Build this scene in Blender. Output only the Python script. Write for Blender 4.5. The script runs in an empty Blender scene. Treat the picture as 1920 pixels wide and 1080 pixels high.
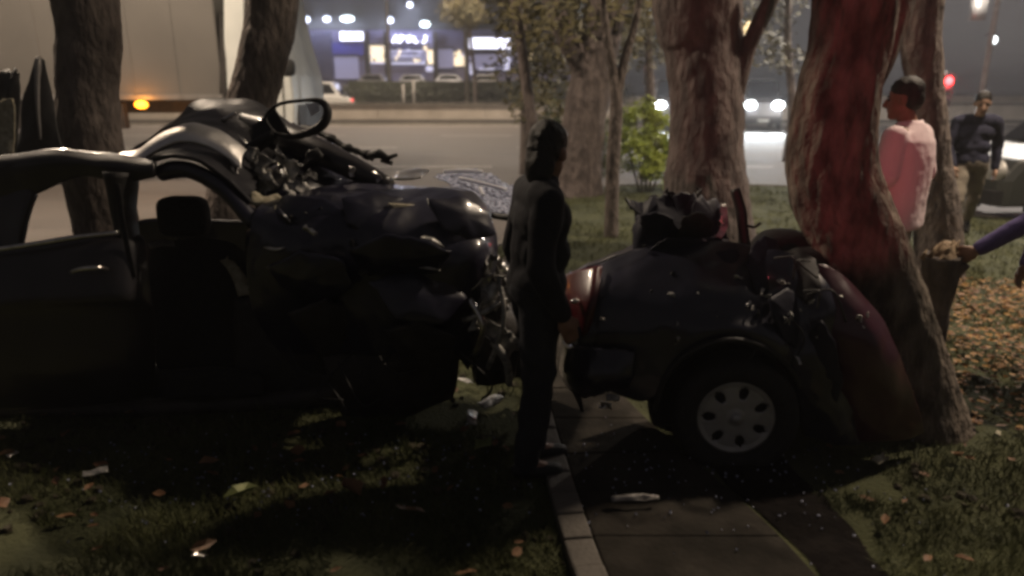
import bpy, math, random
import numpy as np
from mathutils import Vector, Matrix, noise as mnoise

random.seed(7); np.random.seed(7)
C = bpy.context.scene.collection
SC = bpy.context.scene
R = math.radians

# ------------------------------------------------------------------ camera
F = 1312.0                       # focal length in pixels of the 1920-wide photograph
CAMZ = 1.70
TH = math.atan2(370.0, F)        # pitch: the horizon lies 370 px above the centre
cam = bpy.data.cameras.new('camera'); cam.sensor_width = 36.0
cam.lens = 36.0 * F / 1920.0
cam.clip_start = 0.05; cam.clip_end = 3000
cam.dof.use_dof = True; cam.dof.focus_distance = 3.6; cam.dof.aperture_fstop = 1.15
camo = bpy.data.objects.new('camera', cam); C.objects.link(camo)
camo.location = (0, 0, CAMZ); camo.rotation_euler = (math.pi/2 - TH, 0, 0)
SC.camera = camo

# ------------------------------------------------------------------ night sky
world = bpy.data.worlds.new('World'); SC.world = world; world.use_nodes = True
wn = world.node_tree; wn.nodes.clear()
wo = wn.nodes.new('ShaderNodeOutputWorld'); wb = wn.nodes.new('ShaderNodeBackground')
wt = wn.nodes.new('ShaderNodeTexCoord'); wx = wn.nodes.new('ShaderNodeSeparateXYZ')
wr = wn.nodes.new('ShaderNodeValToRGB')
wr.color_ramp.elements[0].position = 0.0; wr.color_ramp.elements[0].color = (0.100, 0.092, 0.092, 1)
wr.color_ramp.elements[1].position = 0.45; wr.color_ramp.elements[1].color = (0.046, 0.043, 0.048, 1)
wn.links.new(wt.outputs['Generated'], wx.inputs[0]); wn.links.new(wx.outputs['Z'], wr.inputs[0])
wn.links.new(wr.outputs[0], wb.inputs[0]); wn.links.new(wb.outputs[0], wo.inputs[0])
wb.inputs[1].default_value = 0.8

SC.render.engine = 'CYCLES'
SC.cycles.use_denoising = True
SC.cycles.max_bounces = 4
SC.cycles.filter_width = 3.1
SC.cycles.sample_clamp_indirect = 3.0
vs = SC.view_settings
vs.view_transform = 'Standard'; vs.look = 'None'; vs.gamma = 1.0; vs.exposure = 0.0; vs.use_curve_mapping = False

def light(name, kind, loc, power, col, parent, target=None, size=0.2, spot=140, blend=0.5):
    l = bpy.data.lights.new(name, kind); l.energy = power; l.color = col
    l.shadow_soft_size = size
    if kind == 'SPOT': l.spot_size = R(spot); l.spot_blend = blend
    o = bpy.data.objects.new(name, l); C.objects.link(o)
    o.parent = parent
    off = Vector(loc) - Vector(ORG[parent.name]) if parent else Vector(loc)
    o.location = off
    if target is not None:
        d = Vector(target) - Vector(loc); o.rotation_euler = d.to_track_quat('-Z', 'Y').to_euler()
    return o

# ------------------------------------------------------------------ pixel helpers (real points at a real depth)
CT, ST = math.cos(TH), math.sin(TH)
def W(px, py, d):
    u = (px-960)/F; v = (540-py)/F
    dy = CT + v*ST; t = d/dy
    return Vector((u*t, d, CAMZ + (v*CT-ST)*t))
def G(px, py, z=0.0):
    u = (px-960)/F; v = (540-py)/F
    dz = v*CT-ST; t = (z-CAMZ)/dz
    return Vector((u*t, (CT+v*ST)*t, z))

# ------------------------------------------------------------------ materials
MATS = {}
def mat(name, c1, c2=None, rough=0.6, metal=0.0, scale=6.0, bump=0.0, bscale=None, coat=0.0,
        stretch=None, detail=6, emit=None, estr=0.0, spec=0.5, trans=0.0, ramp=(0.35, 0.68), rvar=0.0, ior=1.45, bdist=0.02):
    if name in MATS: return MATS[name]
    m = bpy.data.materials.new(name); m.use_nodes = True; MATS[name] = m
    nt = m.node_tree; b = nt.nodes['Principled BSDF']
    b.inputs['Roughness'].default_value = rough; b.inputs['Metallic'].default_value = metal
    b.inputs['Specular IOR Level'].default_value = spec; b.inputs['IOR'].default_value = ior
    if coat: b.inputs['Coat Weight'].default_value = coat; b.inputs['Coat Roughness'].default_value = 0.06
    if trans: b.inputs['Transmission Weight'].default_value = trans
    tc = nt.nodes.new('ShaderNodeTexCoord'); mp = nt.nodes.new('ShaderNodeMapping')
    geo = nt.nodes.new('ShaderNodeNewGeometry')
    nt.links.new(geo.outputs['Position'], mp.inputs[0])
    if stretch: mp.inputs['Scale'].default_value = stretch
    if c2 is not None:
        n = nt.nodes.new('ShaderNodeTexNoise'); n.inputs['Scale'].default_value = scale; n.inputs['Detail'].default_value = detail
        nt.links.new(mp.outputs[0], n.inputs['Vector'])
        r = nt.nodes.new('ShaderNodeValToRGB')
        r.color_ramp.elements[0].position = ramp[0]; r.color_ramp.elements[1].position = ramp[1]
        r.color_ramp.elements[0].color = (*c1, 1); r.color_ramp.elements[1].color = (*c2, 1)
        nt.links.new(n.outputs['Fac'], r.inputs[0]); nt.links.new(r.outputs[0], b.inputs['Base Color'])
        if rvar:
            ma = nt.nodes.new('ShaderNodeMath'); ma.operation = 'MULTIPLY_ADD'
            ma.inputs[1].default_value = rvar; ma.inputs[2].default_value = rough - rvar*0.5
            nt.links.new(n.outputs['Fac'], ma.inputs[0]); nt.links.new(ma.outputs[0], b.inputs['Roughness'])
    else:
        b.inputs['Base Color'].default_value = (*c1, 1)
    if bump:
        n2 = nt.nodes.new('ShaderNodeTexNoise'); n2.inputs['Scale'].default_value = bscale or scale*4; n2.inputs['Detail'].default_value = 8
        nt.links.new(mp.outputs[0], n2.inputs['Vector'])
        bp = nt.nodes.new('ShaderNodeBump'); bp.inputs['Strength'].default_value = bump; bp.inputs['Distance'].default_value = bdist
        nt.links.new(n2.outputs['Fac'], bp.inputs['Height']); nt.links.new(bp.outputs[0], b.inputs['Normal'])
    if emit:
        b.inputs['Emission Color'].default_value = (*emit, 1); b.inputs['Emission Strength'].default_value = estr
    return m

asphalt = mat('asphalt', (0.075, 0.066, 0.060), (0.112, 0.098, 0.088), rough=0.75, scale=1.1, bump=0.25, bscale=60, rvar=0.25, stretch=(.22, 1, 1))
earth = mat('earth', (0.028, 0.023, 0.015), (0.055, 0.046, 0.026), rough=0.95, scale=5, bump=0.8, bscale=40)
lawn_m = mat('lawn_soil', (0.030, 0.035, 0.012), (0.064, 0.068, 0.025), rough=0.95, scale=3.2, bump=0.9, bscale=50)
strip_m = mat('dark_verge', (0.005, 0.004, 0.004), (0.011, 0.009, 0.008), rough=0.95, spec=.08, scale=9, bump=0.8, bscale=30)
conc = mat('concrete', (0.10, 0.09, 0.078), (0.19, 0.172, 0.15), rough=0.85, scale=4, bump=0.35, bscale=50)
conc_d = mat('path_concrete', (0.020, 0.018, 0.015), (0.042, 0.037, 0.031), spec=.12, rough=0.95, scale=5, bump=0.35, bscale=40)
paving = mat('paving', (0.20, 0.18, 0.15), (0.28, 0.25, 0.21), rough=0.85, scale=2, bump=0.2)
wallm = mat('pale_wall', (0.42, 0.37, 0.31), (0.55, 0.49, 0.42), rough=0.85, scale=1.2, bump=0.2)
whitepaint = mat('road_paint', (0.35, 0.33, 0.30), (0.55, 0.52, 0.48), rough=0.7, scale=8)
bark = mat('bark', (0.055, 0.043, 0.033), (0.21, 0.17, 0.135), rough=0.95, scale=13, bump=1.0, bscale=22, bdist=.06, stretch=(1, 1, 0.45), detail=12)
bark2 = mat('bark_pale', (0.060, 0.048, 0.045), (0.155, 0.125, 0.115), rough=0.95, scale=9, bump=1.0, bscale=16, bdist=.06, stretch=(1, 1, 0.45), detail=12)
bark3 = mat('bark_dark', (0.085, 0.070, 0.064), (0.20, 0.165, 0.145), rough=0.95, scale=12, bump=1.0, bscale=20, bdist=.06, stretch=(1, 1, 0.45), detail=12)
wood = mat('splintered_wood', (0.20, 0.14, 0.085), (0.34, 0.25, 0.16), rough=0.85, scale=12, bump=0.8, stretch=(1, 1, 0.2))
leafm = mat('leaf_green', (0.035, 0.045, 0.014), (0.095, 0.105, 0.035), rough=0.6, scale=1.5)
leafy = mat('leaf_olive', (0.06, 0.056, 0.024), (0.14, 0.12, 0.055), rough=0.6, scale=1.2)
leafl = mat('leaf_headlit', (0.13, 0.18, 0.02), (0.30, 0.36, 0.05), rough=0.55, scale=3)  # leaf colour brightened to stand for headlight glow on the shrub
grassm = mat('grass_blade', (0.036, 0.046, 0.012), (0.095, 0.100, 0.030), rough=0.7, scale=2.2)
litter = mat('dry_leaf', (0.16, 0.075, 0.022), (0.34, 0.20, 0.065), rough=0.7, scale=9)
litter2 = mat('brown_leaf', (0.10, 0.045, 0.022), (0.22, 0.12, 0.055), rough=0.7, scale=9)
litter3 = mat('green_fallen_leaf', (0.16, 0.19, 0.07), (0.30, 0.32, 0.14), rough=0.6, scale=20)
paint = mat('black_blue_paint', (0.010, 0.010, 0.021), (0.016, 0.016, 0.030), rough=0.36, coat=0.55, scale=4, bump=0.06, bscale=25, rvar=0.15)
paint_r = mat('red_lit_paint', (0.034, 0.003, 0.011), (0.050, 0.005, 0.016), rough=0.38, coat=0.55, scale=5, bump=0.08, bscale=20)  # dark red base colour carries red light reflected by the panel
doorm = mat('door_paint', (0.013, 0.012, 0.014), (0.021, 0.019, 0.022), rough=0.42, coat=0.35, scale=4, bump=0.06, bscale=20)
trim = mat('black_plastic', (0.008, 0.008, 0.008), (0.016, 0.015, 0.015), rough=0.6, scale=30, bump=0.15)
fabric = mat('seat_fabric', (0.009, 0.009, 0.010), (0.018, 0.017, 0.019), rough=0.9, scale=60, bump=0.3, bscale=200)
foam = mat('torn_foam', (0.30, 0.27, 0.19), (0.50, 0.46, 0.35), rough=0.9, scale=30, bump=0.6)
chrome = mat('bright_metal', (0.55, 0.53, 0.50), (0.75, 0.72, 0.68), rough=0.30, metal=1.0, scale=20, bump=0.12, bscale=60)
torn = mat('torn_metal', (0.16, 0.16, 0.155), (0.62, 0.60, 0.56), rough=0.42, metal=0.3, scale=22, bump=0.4, bscale=70)
alu = mat('alloy', (0.34, 0.33, 0.32), (0.46, 0.45, 0.43), rough=0.42, metal=0.35, scale=12)
rubber = mat('rubber', (0.009, 0.009, 0.009), (0.018, 0.017, 0.016), rough=0.8, scale=30, bump=0.3)
glass_b = mat('crazed_glass', (0.08, 0.09, 0.14), (0.40, 0.43, 0.56), rough=0.25, scale=45, bump=0.8, bscale=120, ramp=(0.45, 0.55))
glass_c = mat('clear_glass', (0.85, 0.9, 0.9), rough=0.03, trans=0.95)
dglass = mat('dark_glass', (0.012, 0.013, 0.016), rough=0.06, spec=0.6)
tail = mat('tail_lens', (0.045, 0.002, 0.005), (0.065, 0.003, 0.006), rough=0.35, coat=0.2, scale=30)
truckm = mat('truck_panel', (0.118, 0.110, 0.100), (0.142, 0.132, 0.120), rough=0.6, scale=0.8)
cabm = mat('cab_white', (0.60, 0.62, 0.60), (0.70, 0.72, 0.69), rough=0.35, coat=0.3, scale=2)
steel_d = mat('dark_steel', (0.018, 0.016, 0.015), (0.04, 0.034, 0.03), rough=0.6, scale=9, bump=0.2)
steel_g = mat('grey_steel', (0.20, 0.19, 0.18), (0.28, 0.27, 0.26), rough=0.5, metal=0.4, scale=6)
skin = mat('skin', (0.22, 0.115, 0.075), (0.29, 0.16, 0.105), rough=0.55, scale=20)
skin2 = mat('skin_light', (0.36, 0.22, 0.16), (0.44, 0.28, 0.20), rough=0.55, scale=20)
hairm = mat('hair', (0.008, 0.007, 0.006), (0.022, 0.018, 0.014), rough=0.55, scale=40, bump=0.5, bscale=150, stretch=(1, 1, 0.3))
shirt_w = mat('pink_shirt', (0.80, 0.66, 0.68), (0.86, 0.73, 0.74), rough=0.85, scale=5, bump=0.4, bscale=14)
trous_l = mat('cream_trousers', (0.25, 0.24, 0.20), (0.32, 0.305, 0.26), rough=0.9, scale=6, bump=0.4, bscale=16)
navy = mat('navy_jumper', (0.012, 0.013, 0.030), (0.022, 0.023, 0.048), rough=0.9, scale=6, bump=0.4, bscale=16)
khaki = mat('khaki_trousers', (0.14, 0.12, 0.095), (0.20, 0.175, 0.14), rough=0.9, scale=6, bump=0.4, bscale=16)
blackcl = mat('black_cloth', (0.008, 0.008, 0.011), (0.016, 0.016, 0.021), rough=0.9, scale=6, bump=0.4, bscale=16)
purple = mat('purple_sleeve', (0.075, 0.055, 0.17), (0.11, 0.085, 0.23), rough=0.85, scale=7, bump=0.4, bscale=16)
olive = mat('grey_olive_shirt', (0.035, 0.036, 0.034), (0.06, 0.06, 0.055), rough=0.9, scale=6, bump=0.4, bscale=16)
shopwall = mat('shop_wall', (0.16, 0.155, 0.25), (0.21, 0.20, 0.32), rough=0.7, scale=0.5)
shopblue = mat('shop_blue_panel', (0.055, 0.055, 0.24), (0.075, 0.075, 0.31), rough=0.5, scale=0.6)
signlit = mat('lit_sign', (0.9, 0.9, 1.0), emit=(0.80, 0.80, 1.0), estr=2.6)
shoplit = mat('lit_shop_window', (0.4, 0.35, 0.3), emit=(1.0, 0.83, 0.58), estr=1.3)
shopdim = mat('dim_shop_window', (0.2, 0.2, 0.3), emit=(0.52, 0.50, 0.78), estr=0.26)
shoppale = mat('pale_shop_display', (0.4, 0.4, 0.5), emit=(0.75, 0.74, 1.0), estr=0.75)
lampw = mat('lamp_white', (1, 1, 1), emit=(0.95, 1.0, 1.0), estr=9)
lampy = mat('lamp_warm', (1, 0.9, 0.7), emit=(1.0, 0.74, 0.38), estr=1.6)
headl = mat('headlight_lit', (1, 1, 1), emit=(0.90, 0.97, 1.0), estr=38)
amber = mat('amber_lens', (0.9, 0.3, 0.02), emit=(1.0, 0.33, 0.02), estr=7)
redlit = mat('red_lens_lit', (0.9, 0.02, 0.02), emit=(1.0, 0.05, 0.06), estr=1.5)
redsig = mat('red_signal_lit', (0.9, 0.02, 0.02), emit=(1.0, 0.045, 0.05), estr=11)
hedge_m = mat('hedge_dark', (0.020, 0.024, 0.018), (0.045, 0.050, 0.034), rough=0.8, scale=3)

# ------------------------------------------------------------------ object helpers
ORG = {}
def thing(name, label, cat, loc, group=None):
    o = bpy.data.objects.new(name, None); C.objects.link(o); o.location = loc; o.empty_display_size = 0.2
    o['label'] = label; o['category'] = cat
    if group: o['group'] = group
    ORG[o.name] = Vector(loc); return o
def mk(name, vf, m, parent=None, smooth=True, origin=None, label=None, cat=None, group=None, kind=None):
    v, f = vf
    v = np.array([tuple(p) for p in v], dtype=float).reshape(-1, 3)
    if parent is not None: og = ORG[parent.name]
    elif origin is not None: og = Vector(origin)
    else:
        og = Vector(((v[:, 0].min()+v[:, 0].max())/2, (v[:, 1].min()+v[:, 1].max())/2, v[:, 2].min()))
    v = v - np.array(og)
    me = bpy.data.meshes.new(name); me.from_pydata(v.tolist(), [], [list(x) for x in f]); me.update()
    if smooth and me.polygons: me.polygons.foreach_set('use_smooth', [True]*len(me.polygons))
    me.materials.append(m)
    o = bpy.data.objects.new(name, me); C.objects.link(o); ORG[o.name] = og
    if parent is not None: o.parent = parent
    else: o.location = og
    if label: o['label'] = label
    if cat: o['category'] = cat
    if group: o['group'] = group
    if kind: o['kind'] = kind
    return o
def edge(o, w=0.01, seg=2):
    b = o.modifiers.new('bevel', 'BEVEL'); b.width = w; b.segments = seg; b.limit_method = 'ANGLE'; b.angle_limit = R(40)
    if o.data.polygons: o.data.polygons.foreach_set('use_smooth', [False]*len(o.data.polygons))
    return o
def merge(*parts):
    V, Fs = [], []
    for v, f in parts:
        k = len(V); V.extend(v); Fs.extend([tuple(i+k for i in q) for q in f])
    return V, Fs
def box(c, s, rz=0.0, rx=0.0, ry=0.0):
    M = Matrix.Translation(Vector(c)) @ Matrix.Rotation(rz, 4, 'Z') @ Matrix.Rotation(ry, 4, 'Y') @ Matrix.Rotation(rx, 4, 'X')
    v = [M @ Vector((x*s[0]/2, y*s[1]/2, z*s[2]/2)) for x in (-1, 1) for y in (-1, 1) for z in (-1, 1)]
    return v, [(0, 1, 3, 2), (4, 6, 7, 5), (0, 4, 5, 1), (2, 3, 7, 6), (0, 2, 6, 4), (1, 5, 7, 3)]
def frame_of(t):
    t = t.normalized(); a = Vector((0, 0, 1)) if abs(t.z) < 0.9 else Vector((1, 0, 0))
    n = t.cross(a).normalized(); return n, t.cross(n).normalized()
def tube(pts, rad, seg=10, cap=True, jit=0.0, flat=1.0, freq=3.0):
    pts = [Vector(p) for p in pts]; n = len(pts)
    if not hasattr(rad, '__len__'): rad = [rad]*n
    V, Fs = [], []
    pn = None
    for i in range(n):
        t = (pts[min(i+1, n-1)] - pts[max(i-1, 0)])
        a, b = frame_of(t)
        if pn is not None:
            a = (pn - t.normalized()*pn.dot(t.normalized())).normalized(); b = t.normalized().cross(a)
        pn = a
        for k in range(seg):
            w = 2*math.pi*k/seg
            off = a*math.cos(w)*rad[i] + b*math.sin(w)*rad[i]*flat
            if jit:
                q = pts[i]+off
                off *= 1 + jit*mnoise.noise(q*freq) + 0.5*jit*mnoise.noise(q*freq*3.1)
            V.append(pts[i]+off)
    for i in range(n-1):
        for k in range(seg):
            k2 = (k+1) % seg
            Fs.append((i*seg+k, i*seg+k2, (i+1)*seg+k2, (i+1)*seg+k))
    if cap:
        Fs.append(tuple(range(seg-1, -1, -1))); Fs.append(tuple((n-1)*seg+k for k in range(seg)))
    return V, Fs
def cr(p0, p1, p2, p3, t):
    return 0.5*((2*p1)+(p2-p0)*t+(2*p0-5*p1+4*p2-p3)*t*t+(3*p1-p0-3*p2+p3)*t**3)
def spline(pts, m):
    pts = [Vector(p) for p in pts]; n = len(pts); out = []
    for k in range(m):
        s = k*(n-1)/(m-1); i = min(int(s), n-2); t = s-i
        out.append(cr(pts[max(i-1, 0)], pts[i], pts[i+1], pts[min(i+2, n-1)], t))
    return out
def plate(name, poly, d0, a_, b_, m, parent, th=.006, bend=0.0, cr_=.016):
    """torn sheet: a ragged outline, gently bulged and creased"""
    cx = sum(p[0] for p in poly)/len(poly); cy = sum(p[1] for p in poly)/len(poly)
    out = []
    for i in range(len(poly)):
        (x0_, y0_), (x1_, y1_) = poly[i], poly[(i+1) % len(poly)]
        for k in range(5):
            t_ = k/5.0; j_ = 2.2 if k else 0
            out.append((x0_+(x1_-x0_)*t_+random.uniform(-j_, j_), y0_+(y1_-y0_)*t_+random.uniform(-j_, j_)))
    n_ = len(out); NR = 12; V, Fs = [], []
    def P_(x_, y_): return W(x_, y_, d0+a_*(x_-cx)/400.0+b_*(y_-cy)/400.0)
    nrm = (P_(cx+50, cy)-P_(cx, cy)).cross(P_(cx, cy+50)-P_(cx, cy)).normalized()
    if nrm.y > 0: nrm = -nrm
    front = []
    for r in range(NR+1):
        q_ = r/NR
        for (x_, y_) in out:
            p_ = P_(cx+(x_-cx)*q_, cy+(y_-cy)*q_)
            front.append(p_+nrm*(bend*(1-q_*q_)*.6+cr_*fold(p_, 5.5)+.006*mnoise.noise(p_*14)))
    V = front+[p-nrm*th for p in front]; o_ = len(front)
    for r in range(NR):
        for k in range(n_):
            k2 = (k+1) % n_; a2, b2, c2, d2 = r*n_+k, r*n_+k2, (r+1)*n_+k2, (r+1)*n_+k
            Fs += [(a2, d2, c2, b2), (a2+o_, b2+o_, c2+o_, d2+o_)]
    for k in range(n_):
        k2 = (k+1) % n_; Fs.append((NR*n_+k, NR*n_+k+o_, NR*n_+k2+o_, NR*n_+k2))
    return mk(name, (V, Fs), m, parent)
FOLD = []
_r = random.Random(5)
for _k in range(9):
    FOLD.append((Vector((_r.gauss(0, 1), _r.gauss(0, 1), _r.gauss(0, 1))).normalized(), _r.uniform(.35, 1.25), _r.uniform(0, 9)))
def fold(q, f):
    w = q + Vector((mnoise.noise(q*f*.45), mnoise.noise(q*f*.45+Vector((9, 2, 4))), mnoise.noise(q*f*.45+Vector((1, 7, 3)))))*(.55/f)
    t = 0.0
    for d_, s_, ph in FOLD:
        x_ = w.dot(d_)*f*s_*.55+ph
        t += (abs((x_ % 1.0)-.5)*4-1)*(.42/s_**.5)
    return t*.42
def sheet(rows, nu=20, nv=14, thick=0.006, crumple=0.0, freq=6.0, world=False, ragged=0.0):
    P = [[(Vector(p) if world else W(*p)) for p in r] for r in rows]
    A = [spline(r, nu) for r in P]
    cols = [spline([A[j][i] for j in range(len(A))], nv) for i in range(nu)]
    g = [[cols[i][j] for i in range(nu)] for j in range(nv)]
    N = [[None]*nu for _ in range(nv)]
    def normals():
        for j in range(nv):
            for i in range(nu):
                du = g[j][min(i+1, nu-1)]-g[j][max(i-1, 0)]; dv = g[min(j+1, nv-1)][i]-g[max(j-1, 0)][i]
                c = du.cross(dv); N[j][i] = c.normalized() if c.length > 1e-9 else Vector((0, -1, 0))
    normals()
    if crumple:
        for j in range(nv):
            for i in range(nu):
                q = g[j][i]
                k = fold(q, freq)*.9+.35*mnoise.noise(q*freq)+.22*fold(q+Vector((4, 2, 1)), freq*2.7)
                g[j][i] = q + N[j][i]*crumple*k
        normals()
    if ragged:
        for i in range(nu):
            for j, s in ((0, -1), (nv-1, 1)):
                d = (g[j][i]-g[j-s][i]); g[j][i] = g[j][i]+d.normalized()*ragged*random.uniform(-0.4, 1.0) if d.length > 1e-6 else g[j][i]
    V = [g[j][i] for j in range(nv) for i in range(nu)] + [g[j][i]+N[j][i]*thick for j in range(nv) for i in range(nu)]
    o = nv*nu; Fs = []
    for j in range(nv-1):
        for i in range(nu-1):
            a = j*nu+i; Fs.append((a, a+nu, a+nu+1, a+1)); Fs.append((a+o, a+1+o, a+nu+1+o, a+nu+o))
    for i in range(nu-1):
        Fs.append((i, i+1, i+1+o, i+o)); a = (nv-1)*nu+i; Fs.append((a+1, a, a+o, a+1+o))
    for j in range(nv-1):
        a = j*nu; Fs.append((a+nu, a, a+o, a+nu+o)); a = j*nu+nu-1; Fs.append((a, a+nu, a+nu+o, a+o))
    return V, Fs
def prism(poly, vec):
    poly = [Vector(p) for p in poly]; n = len(poly); vec = Vector(vec)
    V = poly+[p+vec for p in poly]
    return V, [tuple(range(n)), tuple(range(2*n-1, n-1, -1))]+[(i, i+n, (i+1) % n+n, (i+1) % n) for i in range(n)]
def ellipsoid(c, r, nu=16, nv=10, rz=0.0, p=2.0, rx=0.0):
    V, Fs = [], []; M = Matrix.Translation(Vector(c)) @ Matrix.Rotation(rz, 4, 'Z') @ Matrix.Rotation(rx, 4, 'X')
    def sp(x): return math.copysign(abs(x)**(2.0/p), x)
    for j in range(nv+1):
        a = -math.pi/2+math.pi*j/nv
        for i in range(nu):
            b = 2*math.pi*i/nu
            V.append(M @ Vector((r[0]*sp(math.cos(a))*sp(math.cos(b)), r[1]*sp(math.cos(a))*sp(math.sin(b)), r[2]*sp(math.sin(a)))))
    for j in range(nv):
        for i in range(nu):
            i2 = (i+1) % nu; Fs.append((j*nu+i, j*nu+i2, (j+1)*nu+i2, (j+1)*nu+i))
    return V, Fs
def cyl(c, ax, r, h, seg=24):
    ax = Vector(ax).normalized(); c = Vector(c)
    return tube([c-ax*h/2, c+ax*h/2], r, seg)
def ring(c, ax, prof, seg=48):
    """lathe: profile of (radius, offset along axis)"""
    ax = Vector(ax).normalized(); a, b = frame_of(ax); c = Vector(c); V, Fs = [], []; n = len(prof)
    for r, h in prof:
        for k in range(seg):
            w = 2*math.pi*k/seg; V.append(c+ax*h+(a*math.cos(w)+b*math.sin(w))*r)
    for j in range(n-1):
        for k in range(seg):
            k2 = (k+1) % seg; Fs.append((j*seg+k, j*seg+k2, (j+1)*seg+k2, (j+1)*seg+k))
    return V, Fs

# ------------------------------------------------------------------ setting
gs = 900.0
mk('ground', ([(-gs, -gs, -0.135), (gs, -gs, -0.135), (gs, gs, -0.135), (-gs, gs, -0.135)], [(0, 1, 2, 3)]), earth, kind='structure', smooth=False)
mk('road', ([(-250, 4.0, -0.125), (250, 4.0, -0.125), (250, 39.6, -0.125), (-250, 39.6, -0.125)], [(0, 1, 2, 3)]), asphalt, kind='structure', smooth=False)
mk('far_pavement', prism([(-250, 39.6, -0.13), (250, 39.6, -0.13), (250, 62, -0.13), (-250, 62, -0.13)], (0, 0, 0.13)), paving, kind='structure', smooth=False)
lane = thing('lane_marking', 'dashed pale lane lines painted along the wide road', 'road marking', (0, 24, -0.12)); lane['kind'] = 'structure'
del lane['category'], lane['label']
for yy in (17.5, 23.6, 30.0):
    for k in range(-6, 9):
        x = k*7.0+yy*0.6
        mk('dash', ([(x, yy, -0.121), (x+3, yy, -0.121), (x+3, yy+0.16, -0.121), (x, yy+0.16, -0.121)], [(0, 1, 2, 3)]), whitepaint, lane, smooth=False)
x0 = -120
mk('edge_line', ([(-200, 38.3, -0.121), (200, 38.3, -0.121), (200, 38.7, -0.121), (-200, 38.7, -0.121)], [(0, 1, 2, 3)]), whitepaint, lane, smooth=False)

edge_far = [(-60, 6.3), (-12, 6.3), (-3, 6.3), (-1.2, 6.5), (-0.2, 7.6), (0.3, 9.5), (0.7, 11.6), (1.6, 12.9), (4.6, 13.1), (5.4, 12.3), (5.9, 10.8), (6.5, 9.8), (8.2, 9.0), (12, 8.7), (60, 8.6)]
efs = [Vector((p.x, p.y, 0)) for p in spline([(x, y, 0) for x, y in edge_far], 120)]
lawn_poly = [(-60, -20, 0), (60, -20, 0)] + [tuple(p) for p in reversed(efs)]
n = len(lawn_poly)
mk('lawn', ([Vector(p) for p in lawn_poly]+[Vector((p[0], p[1], -0.13)) for p in lawn_poly],
            [tuple(range(n))]+[(i, i+n, (i+1) % n+n, (i+1) % n) for i in range(n)]), lawn_m, kind='structure', smooth=False)
kerb = thing('kerb', '', '', (0, 6.3, 0)); kerb['kind'] = 'structure'; del kerb['label'], kerb['category']
acc = []
L = [0]
for i in range(1, len(efs)): L.append(L[-1]+(efs[i]-efs[i-1]).length)
def along(s):
    for i in range(1, len(efs)):
        if L[i] >= s: return efs[i-1].lerp(efs[i], (s-L[i-1])/max(L[i]-L[i-1], 1e-6))
    return efs[-1]
s = 47.0
while s < 88:
    a, b = along(s), along(s+0.97); d = (b-a).normalized(); nn = Vector((-d.y, d.x, 0))
    q = [a+nn*0.005, b+nn*0.005, b+nn*0.13, a+nn*0.13]
    mk('kerb_stone', prism([Vector((p.x, p.y, -0.13)) for p in q], (0, 0, 0.145+random.uniform(-0.004, 0.004))), conc, kerb, smooth=False)
    s += 0.985

# path of concrete slabs with edging stones, running under the torn car
pl = [G(1150, 1120), G(1105, 1000), G(1072, 900), G(1040, 800), G(1020, 720), G(1008, 640), G(1000, 560)]
pr = [G(1560, 1120), G(1452, 1000), G(1330, 890), G(1225, 800), G(1150, 720), G(1105, 640), G(1080, 560)]
SL = 7
ls, rs = spline(pl, 60), spline(pr, 60)
path = thing('path', '', '', (0.8, 3, 0)); path['kind'] = 'structure'; del path['label'], path['category']
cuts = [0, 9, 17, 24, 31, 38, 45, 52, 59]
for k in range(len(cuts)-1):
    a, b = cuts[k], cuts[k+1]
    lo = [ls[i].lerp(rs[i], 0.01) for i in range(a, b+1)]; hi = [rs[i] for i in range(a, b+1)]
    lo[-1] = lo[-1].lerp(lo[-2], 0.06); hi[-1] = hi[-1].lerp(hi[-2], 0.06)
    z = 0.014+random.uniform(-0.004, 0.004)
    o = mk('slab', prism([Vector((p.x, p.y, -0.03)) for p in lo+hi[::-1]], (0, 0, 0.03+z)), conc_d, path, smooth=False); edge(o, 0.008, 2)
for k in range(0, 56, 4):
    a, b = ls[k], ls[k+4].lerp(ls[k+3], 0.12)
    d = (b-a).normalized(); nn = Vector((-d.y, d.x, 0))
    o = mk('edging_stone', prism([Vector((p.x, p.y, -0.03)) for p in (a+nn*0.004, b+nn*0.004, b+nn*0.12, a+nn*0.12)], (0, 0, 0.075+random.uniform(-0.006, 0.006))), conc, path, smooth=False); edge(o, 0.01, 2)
# dark strip between path and grass
sl = [G(1575, 1120), G(1465, 1000), G(1345, 892), G(1240, 802)]
sr = [G(1700, 1120), G(1600, 1000), G(1500, 892), G(1400, 802)]
a, b = spline(sl, 24), spline(sr, 24); V, Fs = [], []
for i in range(24):
    for t in (0, .25, .5, .75, 1):
        p = a[i].lerp(b[i], t); z = 0.006+0.012*math.sin(math.pi*t)*(1+mnoise.noise(p*6))
        V.append(p+Vector((0.03*mnoise.noise(p*5), 0, z)))
for i in range(23):
    for k in range(4): Fs.append((i*5+k, i*5+k+1, i*5+k+6, i*5+k+5))
mk('dark_strip', (V, Fs), strip_m, kind='structure')

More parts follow.
